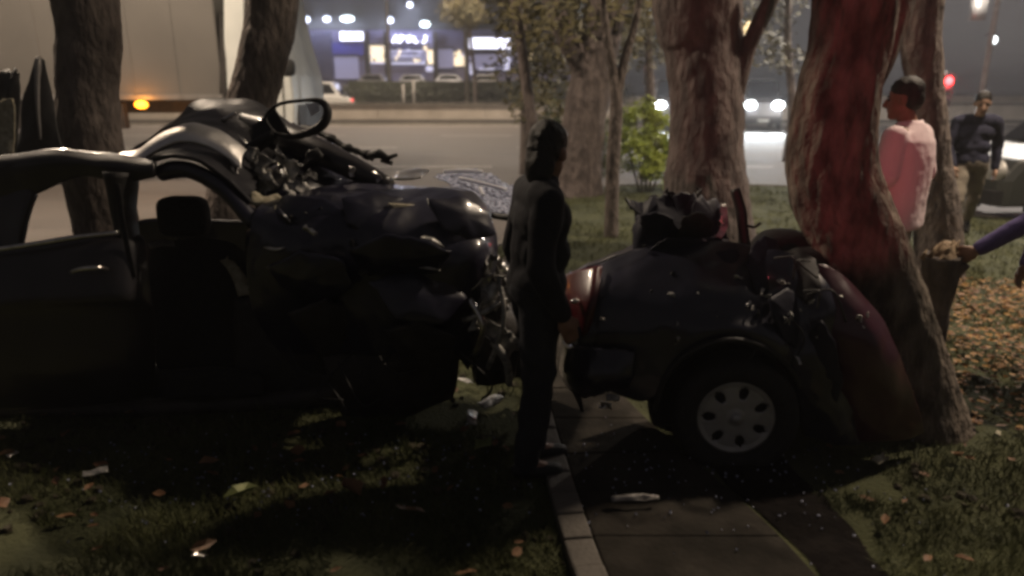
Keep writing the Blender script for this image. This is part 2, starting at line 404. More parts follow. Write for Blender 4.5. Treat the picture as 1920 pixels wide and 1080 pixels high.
# grass blades and leaf litter (nobody could count them)
def inpoly(x, y):
    e = np.interp(x, [p.x for p in efs], [p.y for p in efs]); return y < e-0.1
plx = [p.y for p in ls]; 
def onpath(x, y):
    if y > ls[-1].y or y < ls[0].y-0.1: return False
    return np.interp(y, [p.y for p in ls], [p.x for p in ls])-0.14 < x < np.interp(y, [p.y for p in sr[:1]]+[p.y for p in b], [sr[0].x]+[p.x for p in b])-0.02
def scatter(nmax, y0, y1, power=1.0):
    out = []
    while len(out) < nmax:
        y = y0+(y1-y0)*random.random()**power; x = random.uniform(-0.78, 0.78)*(y+0.5)
        if inpoly(x, y) and not onpath(x, y): out.append((x, y))
    return out
V, Fs = [], []
for x, y in scatter(125000, 1.7, 12.8, 1.8):
    dens = mnoise.noise(Vector((x*1.3, y*1.3, 0)))+0.5*mnoise.noise(Vector((x*4, y*4, 2)))
    if dens < -0.28: continue
    h = random.uniform(0.02, 0.055)*(1+0.6*dens)*(1.9 if mnoise.noise(Vector((x*5, y*5, 9))) > .33 else 1); w = random.uniform(0.0011, 0.0026)*(1+0.20*y); a = random.uniform(0, 6.28)
    lx, ly = random.gauss(0, 0.030), random.gauss(0, 0.030); k = len(V)
    V += [(x-w*math.cos(a), y-w*math.sin(a), -0.002), (x+w*math.cos(a), y+w*math.sin(a), -0.002), (x+lx, y+ly, h)]; Fs.append((k, k+1, k+2))
mk('grass', (V, Fs), grassm, label='short patchy grass covering the verge around the wreck', kind='stuff', smooth=False)
def leafquad(x, y, z, r, a, tilt, curl=0.3):
    M = Matrix.Translation((x, y, z)) @ Matrix.Rotation(a, 4, 'Z') @ Matrix.Rotation(tilt, 4, 'X')
    w1, w2, cu = random.uniform(.25, .75), random.uniform(.2, .65), curl*random.uniform(.3, 2.6)
    pts = [(-r, 0, 0), (-.45*r, -w1*r, cu*r*.5), (.35*r, -w2*r, cu*r*.5), (r, random.uniform(-.25, .25)*r, cu*.5*r), (.35*r, w1*r, cu*r*.4), (-.45*r, w2*r, cu*r*.6), (0, 0, 0)]
    return [M @ Vector(p) for p in pts], [(6, 0, 1), (6, 1, 2), (6, 2, 3), (6, 3, 4), (6, 4, 5), (6, 5, 0)]
def litter_patch(name, label, spots, m, r0, r1):
    V, Fs = [], []
    for x, y in spots:
        v, f = leafquad(x, y, 0.028+random.random()*0.025, random.uniform(r0, r1), random.uniform(0, 6.3), random.gauss(0, 0.35)); k = len(V)
        V += v; Fs += [tuple(i+k for i in q) for q in f]
    mk(name, (V, Fs), m, label=label, kind='stuff', smooth=False)
sp = []
while len(sp) < 4200:
    y = random.uniform(3.1, 6.3); x = 2.3+random.gauss(1.4, 1.1)+0.25*(y-3)
    if x > 2.35 and mnoise.noise(Vector((x*1.2, y*1.8, 5))) > -0.35+0.1*abs(y-4.6): sp.append((x, y))
litter_patch('leaf_litter', 'golden brown fallen leaves strewn over the grass behind the big leaning trunk', sp[:2700], litter, 0.013, 0.032)
litter_patch('leaf_litter', 'darker brown fallen leaves mixed among the golden ones beside the leaning trunk', sp[2700:], litter2, 0.013, 0.034)
sp = [p for p in scatter(260, 1.9, 6.0, 1.1)]
litter_patch('brown_leaf_litter', 'dull brown dead leaves scattered thinly across the verge', sp, litter2, 0.018, 0.04)

# ------------------------------------------------------------------ foliage helper and trees
def crown(clumps, per, ls, flat=0.7):
    V, Fs = [], []
    for (c, r) in clumps:
        c = Vector(c)
        n_ = int(per*(r**2))
        for _ in range(n_):
            d = Vector((random.gauss(0, 1), random.gauss(0, 1), random.gauss(0, 1))).normalized()*r*random.random()**0.45
            d.z *= flat; p = c+d*(1+0.35*mnoise.noise(c+d*1.7))
            s_ = ls*random.uniform(0.6, 1.3)
            a = Vector((random.gauss(0, 1), random.gauss(0, 1), random.gauss(0, .6))).normalized(); bb = a.orthogonal().normalized()
            k = len(V); V += [p-a*s_, p+bb*s_*.45, p+a*s_, p-bb*s_*.45]; Fs.append((k, k+1, k+2, k+3))
    return V, Fs
def ridged(pts, rad, seg=56, jit=.12):
    v, f = tube(pts, rad, seg, jit=jit, freq=2.2); out = []
    n_ = len(pts)
    for i in range(n_):
        c_ = pts[i]
        for k_ in range(seg):
            p_ = v[i*seg+k_]; d_ = p_-c_
            q_ = Vector((p_.x*22, p_.y*22, p_.z*4.5)); r1 = abs(mnoise.noise(q_)); r2 = mnoise.noise(Vector((p_.x*34, p_.y*34, p_.z*9)))
            out.append(c_+d_+d_.normalized()*(min(r1, .35)*.026+r2*.007-.004)*min(1.0, rad[i]/.2))
    return out, f
def tree(name, label, pathpts, radii, m, limbs=(), crowns=None, per=160, ls=0.09, cm=None, seg=22, group=None, jit=0.08, flare=True, steps=70):
    P = [Vector(p) for p in pathpts]; base = P[0].copy(); base.z = 0
    t = thing(name, label, 'tree', base, group)
    sp_ = spline(P, steps); rr = [v.x for v in spline([(r, 0, 0) for r in radii], steps)]
    tr = mk('trunk', ridged(sp_, rr, 72 if steps >= 30 and radii[0] > .2 else seg, jit) if radii[0] > .2 else tube(sp_, rr, seg, jit=jit), m, t)
    for lp, lr in limbs:
        q = spline(lp, 14); r2 = [v.x for v in spline([(r, 0, 0) for r in lr], 14)]
        mk('limb', tube(q, r2, 12, jit=0.1), m, t)
    if crowns: mk('crown', crown(crowns, per, ls), cm or leafm, t, smooth=False)
    return t
def ground_at(p): return Vector((p.x, p.y, -0.03))

def up(p, h, dx=0, dy=0): return Vector((p.x+dx, p.y+dy, h))
# slim tree the front half is wrapped around
a = W(160, 0, 5.35); b_ = W(172, 270, 5.3)
tree('roadside_tree', 'straight dark tree trunk rising behind the crushed roof, in front of the truck box',
     [(b_.x+.05, 5.3, -0.05), (b_.x+.02, 5.3, 0.6), b_, W(166, 140, 5.32), a, up(a, 4.0, -.06), up(a, 5.6, -.1)],
     [.27, .23, .215, .21, .215, .2, .12], bark3,
     limbs=[([up(a, 3.9, -.05), up(a, 5.0, -.9, -.4), up(a, 6.3, -1.8, -.6)], [.12, .09, .03]), ([up(a, 4.1, -.05), up(a, 5.2, .9, -.7), up(a, 6.6, 1.7, -.9)], [.12, .09, .03])],
     crowns=[(up(a, 5.6, -1.4, -.9), 1.3), (up(a, 6.1, 1.1, -1.1), 1.3), (up(a, 6.9, 0, -.3), 1.5), (up(a, 5.9, -.2, -1.9), 1.1)], per=420, ls=0.1)
a = W(505, 0, 6.6); b_ = W(468, 190, 6.6)
g0 = Vector((b_.x-.25, 6.1, -0.05))
g0.y = 6.0
tree('roadside_tree', 'dark trunk leaning over beside the white truck cab and door mirror loop',
     [g0, Vector((b_.x-.12, 6.25, .7)), W(474, 190, 6.45), W(497, 90, 6.55), W(512, 0, 6.6), up(a, 4.2, .35), up(a, 5.8, .8)],
     [.27, .23, .205, .205, .215, .2, .1], bark3,
     limbs=[([up(a, 3.9, .25), up(a, 5.2, -.6, -.4), up(a, 6.4, -1.2, -.6)], [.12, .08, .03]), ([up(a, 4.0, .28), up(a, 5.0, 1.4, -.3), up(a, 6.3, 2.3, -.6)], [.11, .08, .03])],
     crowns=[(up(a, 5.9, -1.0, -.9), 1.3), (up(a, 5.9, 1.9, -.8), 1.4), (up(a, 6.9, .7, -.3), 1.5)], per=420, ls=0.1)
# big leaning trunk with the torn rear half against it
bt = [Vector((W(1712, 790, 3.42).x, 3.42, -0.05)), W(1706, 780, 3.42), W(1668, 620, 3.44), W(1602, 450, 3.46), W(1560, 330, 3.5), W(1566, 200, 3.5), W(1592, 90, 3.52), W(1606, 0, 3.52)]
e = W(1606, 0, 3.52)
tree('leaning_tree', 'thick leaning trunk stained with red light, torn car half pressed against its foot',
     bt+[up(e, 3.0, .02), up(e, 4.6, -.1)], [.30, .265, .222, .216, .212, .185, .178, .19, .19, .11], bark,
     limbs=[([W(1580, 250, 3.52), W(1606, 160, 3.54), W(1640, 80, 3.58), W(1672, -10, 3.62), W(1790, -260, 3.8)], [.08, .11, .115, .11, .07]), ([up(e, 2.7), up(e, 3.8, -.8, .5), up(e, 5.4, -1.6, .8)], [.14, .1, .03])],
     crowns=[(up(e, 5.4, -1.2, -.3), 1.3), (up(e, 5.2, 1.1, -.2), 1.3), (up(e, 6.3, -.1, .4), 1.5)], per=420, ls=0.1, steps=110, jit=0.07)
# second trunk, behind the rear half
t2 = [Vector((W(1330, 380, 7.3).x, 7.3, -.05)), W(1325, 440, 7.3), W(1322, 330, 7.3), W(1325, 200, 7.3), W(1318, 90, 7.3), W(1308, 0, 7.3)]
e = W(1308, 0, 7.3)
tree('verge_tree', 'broad trunk tinged red with a thin side branch, behind the torn rear half',
     t2+[up(e, 4.2, -.1), up(e, 6.0, -.2)], [.58, .47, .41, .37, .39, .42, .36, .2], bark2,
     limbs=[([W(1375, 175, 7.2), W(1400, 95, 7.1), W(1440, 10, 7.0), W(1500, -120, 6.9)], [.11, .085, .075, .05]),
            ([up(e, 3.6), up(e, 5.2, -1.2, -.3), up(e, 6.6, -2.0, -.6)], [.2, .12, .04])],
     crowns=[(up(e, 6.4, -1.6, -.4), 1.6), (up(e, 6.2, 1.4, -.6), 1.6), (up(e, 7.6, 0, 0), 1.8)], per=330, ls=0.12, steps=90, jit=.08)
# trunk behind the two men
t4 = [Vector((W(1768, 455, 6.4).x, 6.4, -.05)), W(1758, 430, 6.4), W(1744, 280, 6.4), W(1732, 140, 6.4), W(1733, 0, 6.4)]
e = W(1733, 0, 6.4)
tree('verge_tree', 'slender trunk standing between the man in pink shirt and the walking man',
     t4+[up(e, 4.4, .1), up(e, 6.0, .1)], [.24, .195, .165, .155, .16, .155, .1], bark3,
     limbs=[([up(e, 3.4), up(e, 5.2, -.5, .5), up(e, 6.8, -.9, .8)], [.12, .08, .03])],
     crowns=[(up(e, 7.2, -.5, .9), .9), (up(e, 6.6, -1.1, .4), 1.0), (up(e, 7.6, -.6, .2), 1.0)], per=300, ls=0.11)
# trees further back on the lawn
a = W(1128, 60, 12.0); g0 = W(1082, 352, 12.0)
tree('lawn_tree', 'grey leaning trunk with a broad foot on the lawn beside the thin sapling',
     [(g0.x-.05, 12.0, -.05), (g0.x, 12.0, .15), W(1090, 260, 12), W(1108, 160, 12), a, up(a, 4.6, .3, -.2), up(a, 6.2, .5)],
     [.58, .46, .38, .34, .33, .28, .12], bark2, limbs=[([W(1108, 150, 12), W(1040, 20, 11.8), up(W(1040, 20, 11.8), 5.5, -.9)], [.2, .15, .05])],
     crowns=[(W(1060, 40, 11.0), .8), (W(1150, 0, 11.4), .85), (W(1000, 0, 10.8), .75), (W(1200, -40, 12), .9), (up(a, 5.6, -1), 1.6), (up(a, 5.8, 1.2), 1.6)], per=260, ls=0.085, cm=leafy)
g0 = W(1020, 340, 12.4)
tree('lawn_tree', 'thin pale stem leaning away from the broad grey trunk, beside the person in black',
     [(g0.x+.05, 12.4, -.05), g0, W(1000, 240, 12.4), W(982, 120, 12.4), W(968, 20, 12.4), up(W(968, 20, 12.4), 4.8, -.3)],
     [.16, .12, .10, .09, .085, .04], bark2, crowns=[(W(1010, 110, 13), .65), (W(985, 40, 12.9), .7), (W(1030, 180, 13.6), .6), (up(W(968, 20, 12.4), 4.8, -.3), 1.2)], per=300, ls=0.08, cm=leafy)
g0 = W(1146, 440, 8.3)
tree('sapling', 'dark thin sapling forking into a narrow fork, in front of the bright shrub',
     [(g0.x, 8.3, -.05), g0, W(1149, 320, 8.3), W(1156, 190, 8.3), W(1150, 140, 8.3), W(1138, 70, 8.3), W(1124, -40, 8.3)],
     [.095, .085, .08, .075, .06, .05, .03], bark3, limbs=[([W(1157, 175, 8.3), W(1172, 110, 8.3), W(1192, 40, 8.3), W(1205, -60, 8.3)], [.06, .05, .04, .025])],
     crowns=[(up(W(1124, -40, 8.3), 3.4), .8), (up(W(1205, -60, 8.3), 3.6, .1), .8)], per=300, ls=0.08, seg=12)
for (px, d, lab, cc) in ((985, 16, 'leafy background tree at the seam, behind the pale thin stem', [(975, 30), (1010, 80), (980, 130), (1020, 20), (1040, 130), (1000, 190), (960, -30)]),
                     (1115, 17, 'leafy background tree filling the sky above the broad grey trunk', [(1070, 10), (1110, 60), (1150, 20), (1090, 110), (1140, 110), (1060, 70), (1100, -50), (1160, 70)]),
                     (1216, 18, 'leafy background tree glimpsed between the sapling and the broad red tinged trunk', [(1190, 10), (1225, 50), (1200, 90), (1240, 0), (1175, 60), (1210, -60)]),
                     (1476, 19, 'leafy background tree showing above the car headlights between two large trunks', [(1410, 10), (1450, 50), (1480, 10), (1430, 90), (1470, 110), (1440, -50)])):
    g0 = W(px, 300, d)
    cl = [(W(a_+random.uniform(-12, 12), b2, d+random.uniform(-1, 1)), random.uniform(.6, .85)) for a_, b2 in cc]
    tree('background_tree', lab, [(g0.x, d, -.2), (g0.x, d, 1.2), W(px, 60, d), W(px+8, -60, d)], [.14, .11, .09, .05], bark3, crowns=cl, per=560 if px < 1400 else 300, ls=0.085, cm=leafy, seg=10, steps=12)
cl = [(W(850+random.uniform(-45, 45), random.uniform(-60, 45), 36+random.uniform(-1, 1)), random.uniform(.7, 1.0)) for _ in range(7)]
g0 = W(860, 100, 41.3)
tree('background_tree', 'olive leafed tree overhanging the far wall between the lettering and long lit signs', [(g0.x+.9, 41.3, -.1), (g0.x+.9, 41.3, 2.0), (g0.x+.7, 41.2, 4.4), (g0.x+.5, 41, 7.5)], [.13, .11, .09, .05], bark3, crowns=[(Vector((c_.x*1.12, c_.y+4.9, c_.z*1.12)), r_) for c_, r_ in cl], per=420, ls=.11, cm=leafy, seg=10, steps=12)

# bright shrub
c0 = W(1212, 335, 12.2)
sh = thing('shrub', 'bright yellow green shrub between the sapling and the broad trunk', 'shrub', (c0.x, 12.2, 0))
mk('stem', merge(*[tube([(c0.x+.05*k, 12.2, -.03), (c0.x+.14*k, 12.2+.05*k, .5), (c0.x+.2*k, 12.2, 1.0)], [.02, .015, .008], 6) for k in (-2, -1, 0, 1, 2)]), bark3, sh)
rs2 = random.Random(11)
mk('foliage', crown([(W(1212+rs2.gauss(0, 24), 330-rs2.random()**.8*125, 12.2+rs2.uniform(-.25, .25)), rs2.uniform(.12, .30)) for _ in range(26)], 3600, .05, 1.0), leafl, sh, smooth=False)
for px, d, lab, cc in ((1040, 15.0, 'olive bush between the pale thin stem and the broad grey trunk', [(1030, 300, .4), (1050, 260, .4), (1025, 235, .35), (1060, 310, .4), (1042, 210, .3)]), (1128, 15.5, 'low olive bush behind the sapling, beside the bright shrub', [(1120, 310, .4), (1150, 300, .4), (1135, 260, .4), (1160, 270, .35), (1170, 225, .3), (1110, 250, .3)])):
    g0 = W(px, 330, d); t = thing('bush', lab, 'bush', (g0.x, d, 0))
    mk('stem', tube([(g0.x, d, -.15), (g0.x+.05, d, .5), (g0.x, d, 1.0)], [.03, .02, .01], 8), bark3, t)
    mk('foliage', crown([(W(a_, b2, d), r_) for a_, b2, r_ in cc], 1500, .06, 1.0), leafm, t, smooth=False)
V, Fs = [], []
for x, y in scatter(700, 1.9, 4.2, 1.0):
    if mnoise.noise(Vector((x*1.6, y*1.6, 8))) < .02: continue
    r_ = random.uniform(.008, .028); v, f = ellipsoid((x, y, r_*.4), (r_*random.uniform(.8, 1.4), r_, r_*.75), 6, 4, random.uniform(0, 3)); k = len(V)
    V += [p+Vector((mnoise.noise(p*60), mnoise.noise(p*60+Vector((5, 0, 0))), mnoise.noise(p*50)))*r_*.5 for p in v]; Fs += [tuple(i+k for i in q) for q in f]
mk('churned_soil', (V, Fs), earth, label='loose clods of churned dark soil around the wreck', kind='stuff', smooth=False)
# ------------------------------------------------------------------ far side of the road
fw = thing('low_wall', 'long low pale concrete wall along the far side of the road', 'wall', (0, 40.4, 0))
for k in range(-14, 16):
    o = mk('wall_panel', box((k*3.0, 40.4, .46), (2.97, .3, .92+random.uniform(-.015, .015))), wallm, fw, smooth=False)
    o = mk('coping', box((k*3.0, 40.38, .985), (2.985, .46, .10)), conc, fw, smooth=False)
mk('wall_shadow_line', box((0, 40.15, .06), (88, .24, .13)), steel_d, fw, smooth=False)  # dark strip put in as the shadow line along the wall foot
hedge_x0, hedge_x1 = W(655, 160, 44).x, W(985, 160, 44).x
hd = thing('hedge', 'dark clipped hedge behind the low pale wall, below the shops', 'hedge', ((hedge_x0+hedge_x1)/2, 44, 0))
cl = []
x = hedge_x0
while x < hedge_x1+6:
    cl += [((x, 44, .6), .62), ((x+.2, 44, 1.5), .62), ((x-.1, 44.1, 1.8), .45)]; x += .55
mk('foliage', crown(cl, 380, .12, 1.0), hedge_m, hd, smooth=False)
mk('branch_core', box(((hedge_x0+hedge_x1)/2+3, 44, 1.15), (hedge_x1-hedge_x0+6, .5, 2.2)), hedge_m, hd, smooth=False)
for px, top, lab in ((775, 150, 'pale thin post rising out of the dark hedge'), (756, 158, 'shorter faint post in the dark hedge beside the pale one')):
    p = W(px, top, 42.8); mk('post', tube([(p.x, 42.8, 0), p], .075, 10), steel_g, label=lab, cat='post')

# shops
SY = 60.0
def sx(px, d=SY): return W(px, 100, d).x
bx0, bx1 = sx(520), sx(1150)
zt = 14.0
shop = thing('shop_building', 'bluish shop building with white lit signs across the road', 'building', ((bx0+bx1)/2, SY, 0))
mk('wall', box(((bx0+bx1)/2, SY+6, zt/2), (bx1-bx0, 12, zt)), shopwall, shop, smooth=False)
def srect(name, x0, x1, y0, y1, m, parent, dep=0.25, off=0.13):
    A, B = W(x0, y1, SY), W(x1, y0, SY)
    return mk(name, box(((A.x+B.x)/2, SY-off, (A.z+B.z)/2), (B.x-A.x, dep, B.z-A.z)), m, parent, smooth=False)
srect('upper_cladding', 530, 1140, -75, 56, mat('upper_cladding', (.045, .052, .058), (.09, .095, .10), rough=.6, scale=.25), shop, .2, .105)
srect('fascia_panel', 625, 688, 80, 104, shopblue, shop)
srect('fascia_panel', 560, 622, 60, 150, mat('shop_dark_panel', (.05, .05, .085), (.08, .08, .13), rough=.6, scale=.5), shop, .3, .16)
for (x0, x1, y0, y1, m) in ((630, 672, 104, 150, shopdim), (696, 724, 84, 118, shoplit), (732, 800, 92, 116, shopdim), (802, 818, 92, 122, shoplit),
                            (820, 850, 90, 130, shopdim), (852, 866, 96, 126, shoplit), (868, 880, 102, 126, shoplit), (884, 940, 100, 132, shopdim), (944, 957, 98, 134, shoppale), (962, 985, 98, 134, shopdim)):
    w_ = srect('window', x0, x1, y0, y1, m, shop, .2, .11)
    [mk('frame_bar', box(((W(x0, y0, SY).x+W(x1, y0, SY).x)/2, SY-.26, W(0, yy_, SY).z), (W(x1, y0, SY).x-W(x0, y0, SY).x+.2, .1, .14)), steel_d, w_, smooth=False) for yy_ in (y0, y1)]
for px in (728, 876, 691, 818):
    mk('column', box((sx(px), SY-.6, W(0, 60, SY).z/2), (.38, .38, W(0, 60, SY).z)), steel_d, shop, smooth=False)
for (x0, x1, y0, y1) in ((690, 722, 116, 120), (735, 798, 117, 121), (735, 795, 95, 97), (738, 790, 104, 106), (898, 938, 128, 131), (800, 812, 124, 134), (880, 888, 118, 140)):
    srect('lit_shelf', x0, x1, y0, y1, shoppale, shop, .1, .32)
ridx = 0
for k in range(46):   # goods on lit shelves
    px = random.choice([random.uniform(697, 724), random.uniform(735, 800), random.uniform(852, 882)]); py = random.uniform(86, 118)
    srect('display_item', px, px+random.uniform(2.5, 5), py, py+random.uniform(3, 7), random.choice([shoplit, shoppale, shoplit, steel_d, shopblue]), shop, .12, .34)
# lit signs: plain box, soft lettering, long box
s1 = thing('lit_sign', 'small plain white lit sign above the blue shop panel', 'sign', W(663, 76, SY), 'lit shop signs'); 
mk('sign_face', box(W(663, 68, SY-.5), (46/21.6, .25, 14/21.6)), signlit, s1, smooth=False)
mk('casing', box(W(663, 68, SY-.3), (50/21.6, .2, 17/21.6)), steel_d, s1, smooth=False)
s2 = thing('lit_sign', 'white lit lettering sign in the middle, over the brightest shop windows', 'sign', W(767, 82, SY), 'lit shop signs')
k_ = 1/21.6
def lett(cx, strokes):
    prt = []
    for (x0, y0, x1, y1, w_) in strokes:
        A = W(cx+x0, 73+y0, SY-.5); B = W(cx+x1, 73+y1, SY-.5); prt.append(tube([A, B], w_*k_, 6))
    mk('letter', merge(*prt), signlit, s2, smooth=False)
lett(741, [(-5, 7, 2, -6, 2.6), (2, -6, 6, 7, 2.6), (-2, 3, 5, 3, 2.2)])
lett(754, [(-4, 7, -3, -6, 2.6), (-3, -6, 4, -3, 2.4), (4, -3, -3, 1, 2.4)])
lett(767, [(4, -5, -4, -3, 2.4), (-4, -3, 4, 2, 2.4), (4, 2, -4, 6, 2.4)])
lett(779, [(-3, -4, -2, 6, 2.4), (-2, 6, 5, 6, 2.0)])
lett(794, [(4, -7, 4, 4, 2.4), (4, 4, -2, 7, 2.4)])
mk('raceway', box(W(768, 82, SY-.35), (70*k_, .12, .12)), steel_d, s2, smooth=False)
s3 = thing('lit_sign', 'long bright white lit sign over the shop nearest the picture seam', 'sign', W(930, 92, SY), 'lit shop signs')
mk('sign_face', box(W(908, 81, SY-.5), (56/21.0, .25, 17/21.0)), signlit, s3, smooth=False)
mk('sign_face', box(W(947, 83, SY-.5), (19/21.0, .25, 17/21.0)), signlit, s3, smooth=False)
mk('casing', box(W(918, 82, SY-.3), (86/21.0, .2, 21/21.0)), steel_d, s3, smooth=False)
# lamps fixed high on the shop front
for (px, py, w_, lab) in ((613, 35, .5, 'small round wall lamp glowing above the white van'), (651, 35, .9, 'bright oval wall lamp above the small plain lit sign'), (731, 37, .5, 'faint bluish wall lamp left of the lettering sign'),
                             (797, 45, .65, 'greenish white wall lamp above the end of the lettering sign'), (769, 8, .4, 'topmost little wall lamp above the lettering sign'), (575, 36, .45, 'wall lamp beside the slanting front of the truck cab')):
    d = 58.9; p = W(px, py, d); t = thing('wall_lamp', lab, 'lamp', (p.x, SY-.2, p.z), 'lamps on the shop front')
    mk('bracket', tube([(p.x, SY-.1, p.z+.25), (p.x, d+.2, p.z+.25), (p.x, d+.1, p.z+.1)], .05, 8), steel_d, t)
    mk('lens', ellipsoid((p.x, d, p.z), (w_*.62, .28, .24), 14, 8), mat('facade_lamp', (1, 1, 1), emit=(.80, .95, 1.0), estr=4.0) if w_ > .55 else mat('facade_lamp_dim', (1, 1, 1), emit=(.62, .74, 1.0), estr=1.3), t)
    light('lamp_light', 'POINT', (p.x, d-.6, p.z-.4), 150, (.72, .76, 1.0), t, size=.3)

# ------------------------------------------------------------------ vehicles
def wheel(parent, c, ax, r=.31, w=.2, rim_r=.2, holes=7, rimm=None, seg=48):
    c = Vector(c); ax = Vector(ax).normalized()
    wh = mk('wheel', cyl(c-ax*w*.1, ax, r*.55, w*.5, 24), steel_d, parent)
    ORG[wh.name] = ORG[parent.name]
    h = w/2
    mk('tyre', ring(c, ax, [(rim_r*1.02, -h*.8), (r*.86, -h), (r*.97, -h*.8), (r, -h*.45), (r, h*.45), (r*.97, h*.8), (r*.88, h), (rim_r*1.06, h*.92), (rim_r*1.0, h*.7)], seg), rubber, wh)
    a, b = frame_of(ax); V, Fs = [], []
    nr, nt = 16, 140
    rs_ = [rim_r*(.04+.96*j/nr) for j in range(nr+1)]
    def off(r_):
        q = r_/rim_r
        return h*(.62 - .25*(q-.45)**2 + (.10 if q > .93 else 0) + (.08 if q < .2 else 0))
    for r_ in rs_:
        for k in range(nt):
            t = 2*math.pi*k/nt; V.append(c+ax*off(r_)+(a*math.cos(t)+b*math.sin(t))*r_)
    for j in range(nr):
        for k in range(nt):
            rm = (rs_[j]+rs_[j+1])/2/rim_r; th_ = 2*math.pi*(k+.5)/nt
            ph = ((th_*holes/(2*math.pi)+.5) % 1-.5)*2*math.pi/max(holes, 1)
            if holes and ((rm-.69)/.17)**2+(ph*rm/(.125+.10*(rm-.69)))**2 < 1: continue
            k2 = (k+1) % nt; Fs.append((j*nt+k, j*nt+k2, (j+1)*nt+k2, (j+1)*nt+k))
    rim = mk('rim', (V, Fs), rimm or alu, wh)
    so = rim.modifiers.new('thickness', 'SOLIDIFY'); so.thickness = .012; so.offset = 0
    mk('hub_cap', ellipsoid(c+ax*h*.66, (rim_r*.17, rim_r*.17, rim_r*.17), 14, 8), rimm or alu, wh)
    return wh

# box truck
TY = 14.0
xl, xr = W(-120, 100, TY).x, W(410, 100, TY).x
zb = W(300, 187, TY).z
tk = thing('box_truck', 'large pale box truck passing on the road behind the wreck', 'truck', ((xl+xr)/2, TY+1.2, -.12))
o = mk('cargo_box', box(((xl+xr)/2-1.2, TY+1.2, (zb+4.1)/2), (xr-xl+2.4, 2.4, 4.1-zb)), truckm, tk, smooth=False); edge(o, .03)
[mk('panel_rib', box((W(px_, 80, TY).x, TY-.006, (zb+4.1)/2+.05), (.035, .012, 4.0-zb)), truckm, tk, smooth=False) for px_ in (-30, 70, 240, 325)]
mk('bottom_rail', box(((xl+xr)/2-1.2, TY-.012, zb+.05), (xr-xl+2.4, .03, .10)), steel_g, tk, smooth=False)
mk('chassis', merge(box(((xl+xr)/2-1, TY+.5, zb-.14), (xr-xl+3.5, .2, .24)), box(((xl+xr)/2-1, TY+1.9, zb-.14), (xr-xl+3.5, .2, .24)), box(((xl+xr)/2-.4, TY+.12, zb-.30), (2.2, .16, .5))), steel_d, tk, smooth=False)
p = W(268, 196, TY)
al = mk('marker_lamp', ellipsoid((p.x, TY-.06, p.z), (.13, .06, .075), 14, 8), amber, tk)
light('amber_light', 'POINT', (p.x, TY-.22, p.z), 16, (1, .35, .04), tk, size=.06)
for px in (20, 110, 480):
    pc = W(px, 285, TY)
    wheel(tk, (pc.x, TY+.2, .38), (0, -1, 0), .50, .3, .27, 0, steel_g, 32)
def cabpt(px, py): q = W(px, py, TY); return (q.x, TY, q.z)
prof = [cabpt(418, 255), cabpt(418, -90), cabpt(478, -95), cabpt(500, -40), cabpt(522, 62), cabpt(546, 140), cabpt(553, 200), cabpt(551, 262)]
o = mk('cab', prism(prof, (0, 2.3, 0)), cabm, tk, smooth=False); edge(o, .06, 3)
wd = [cabpt(480, 96), cabpt(476, -40), cabpt(494, -40), cabpt(520, 92)]
mk('side_window', prism([(a_, TY-.012, c_) for a_, b2, c_ in wd], (0, .02, 0)), dglass, tk, smooth=False)
mk('door_seam', merge(*[tube([(q[0], TY-.01, q[2]), (r_[0], TY-.01, r_[2])], .012, 6) for q, r_ in ((cabpt(458, 245), cabpt(458, -50)), (cabpt(458, 245), cabpt(535, 245)), (cabpt(535, 245), cabpt(527, 100)))]), steel_d, tk)
mk('mirror', merge(ellipsoid((cabpt(547, 128)[0], TY-.32, cabpt(547, 128)[2]), (.17, .07, .16), 12, 8, p=3), tube([(cabpt(526, 100)[0], TY, cabpt(526, 95)[2]), (cabpt(548, 120)[0], TY-.3, cabpt(548, 105)[2])], .02, 6)), trim, tk)
mk('front_grille', box((cabpt(554, 215)[0], TY+1.15, cabpt(554, 222)[2]), (.05, 1.9, .5)), steel_d, tk, smooth=False)
mk('air_deflector', prism([cabpt(412, 20), cabpt(412, 190), cabpt(428, 190), cabpt(424, 110)], (0, 2.2, 0)), steel_d, tk, smooth=False)

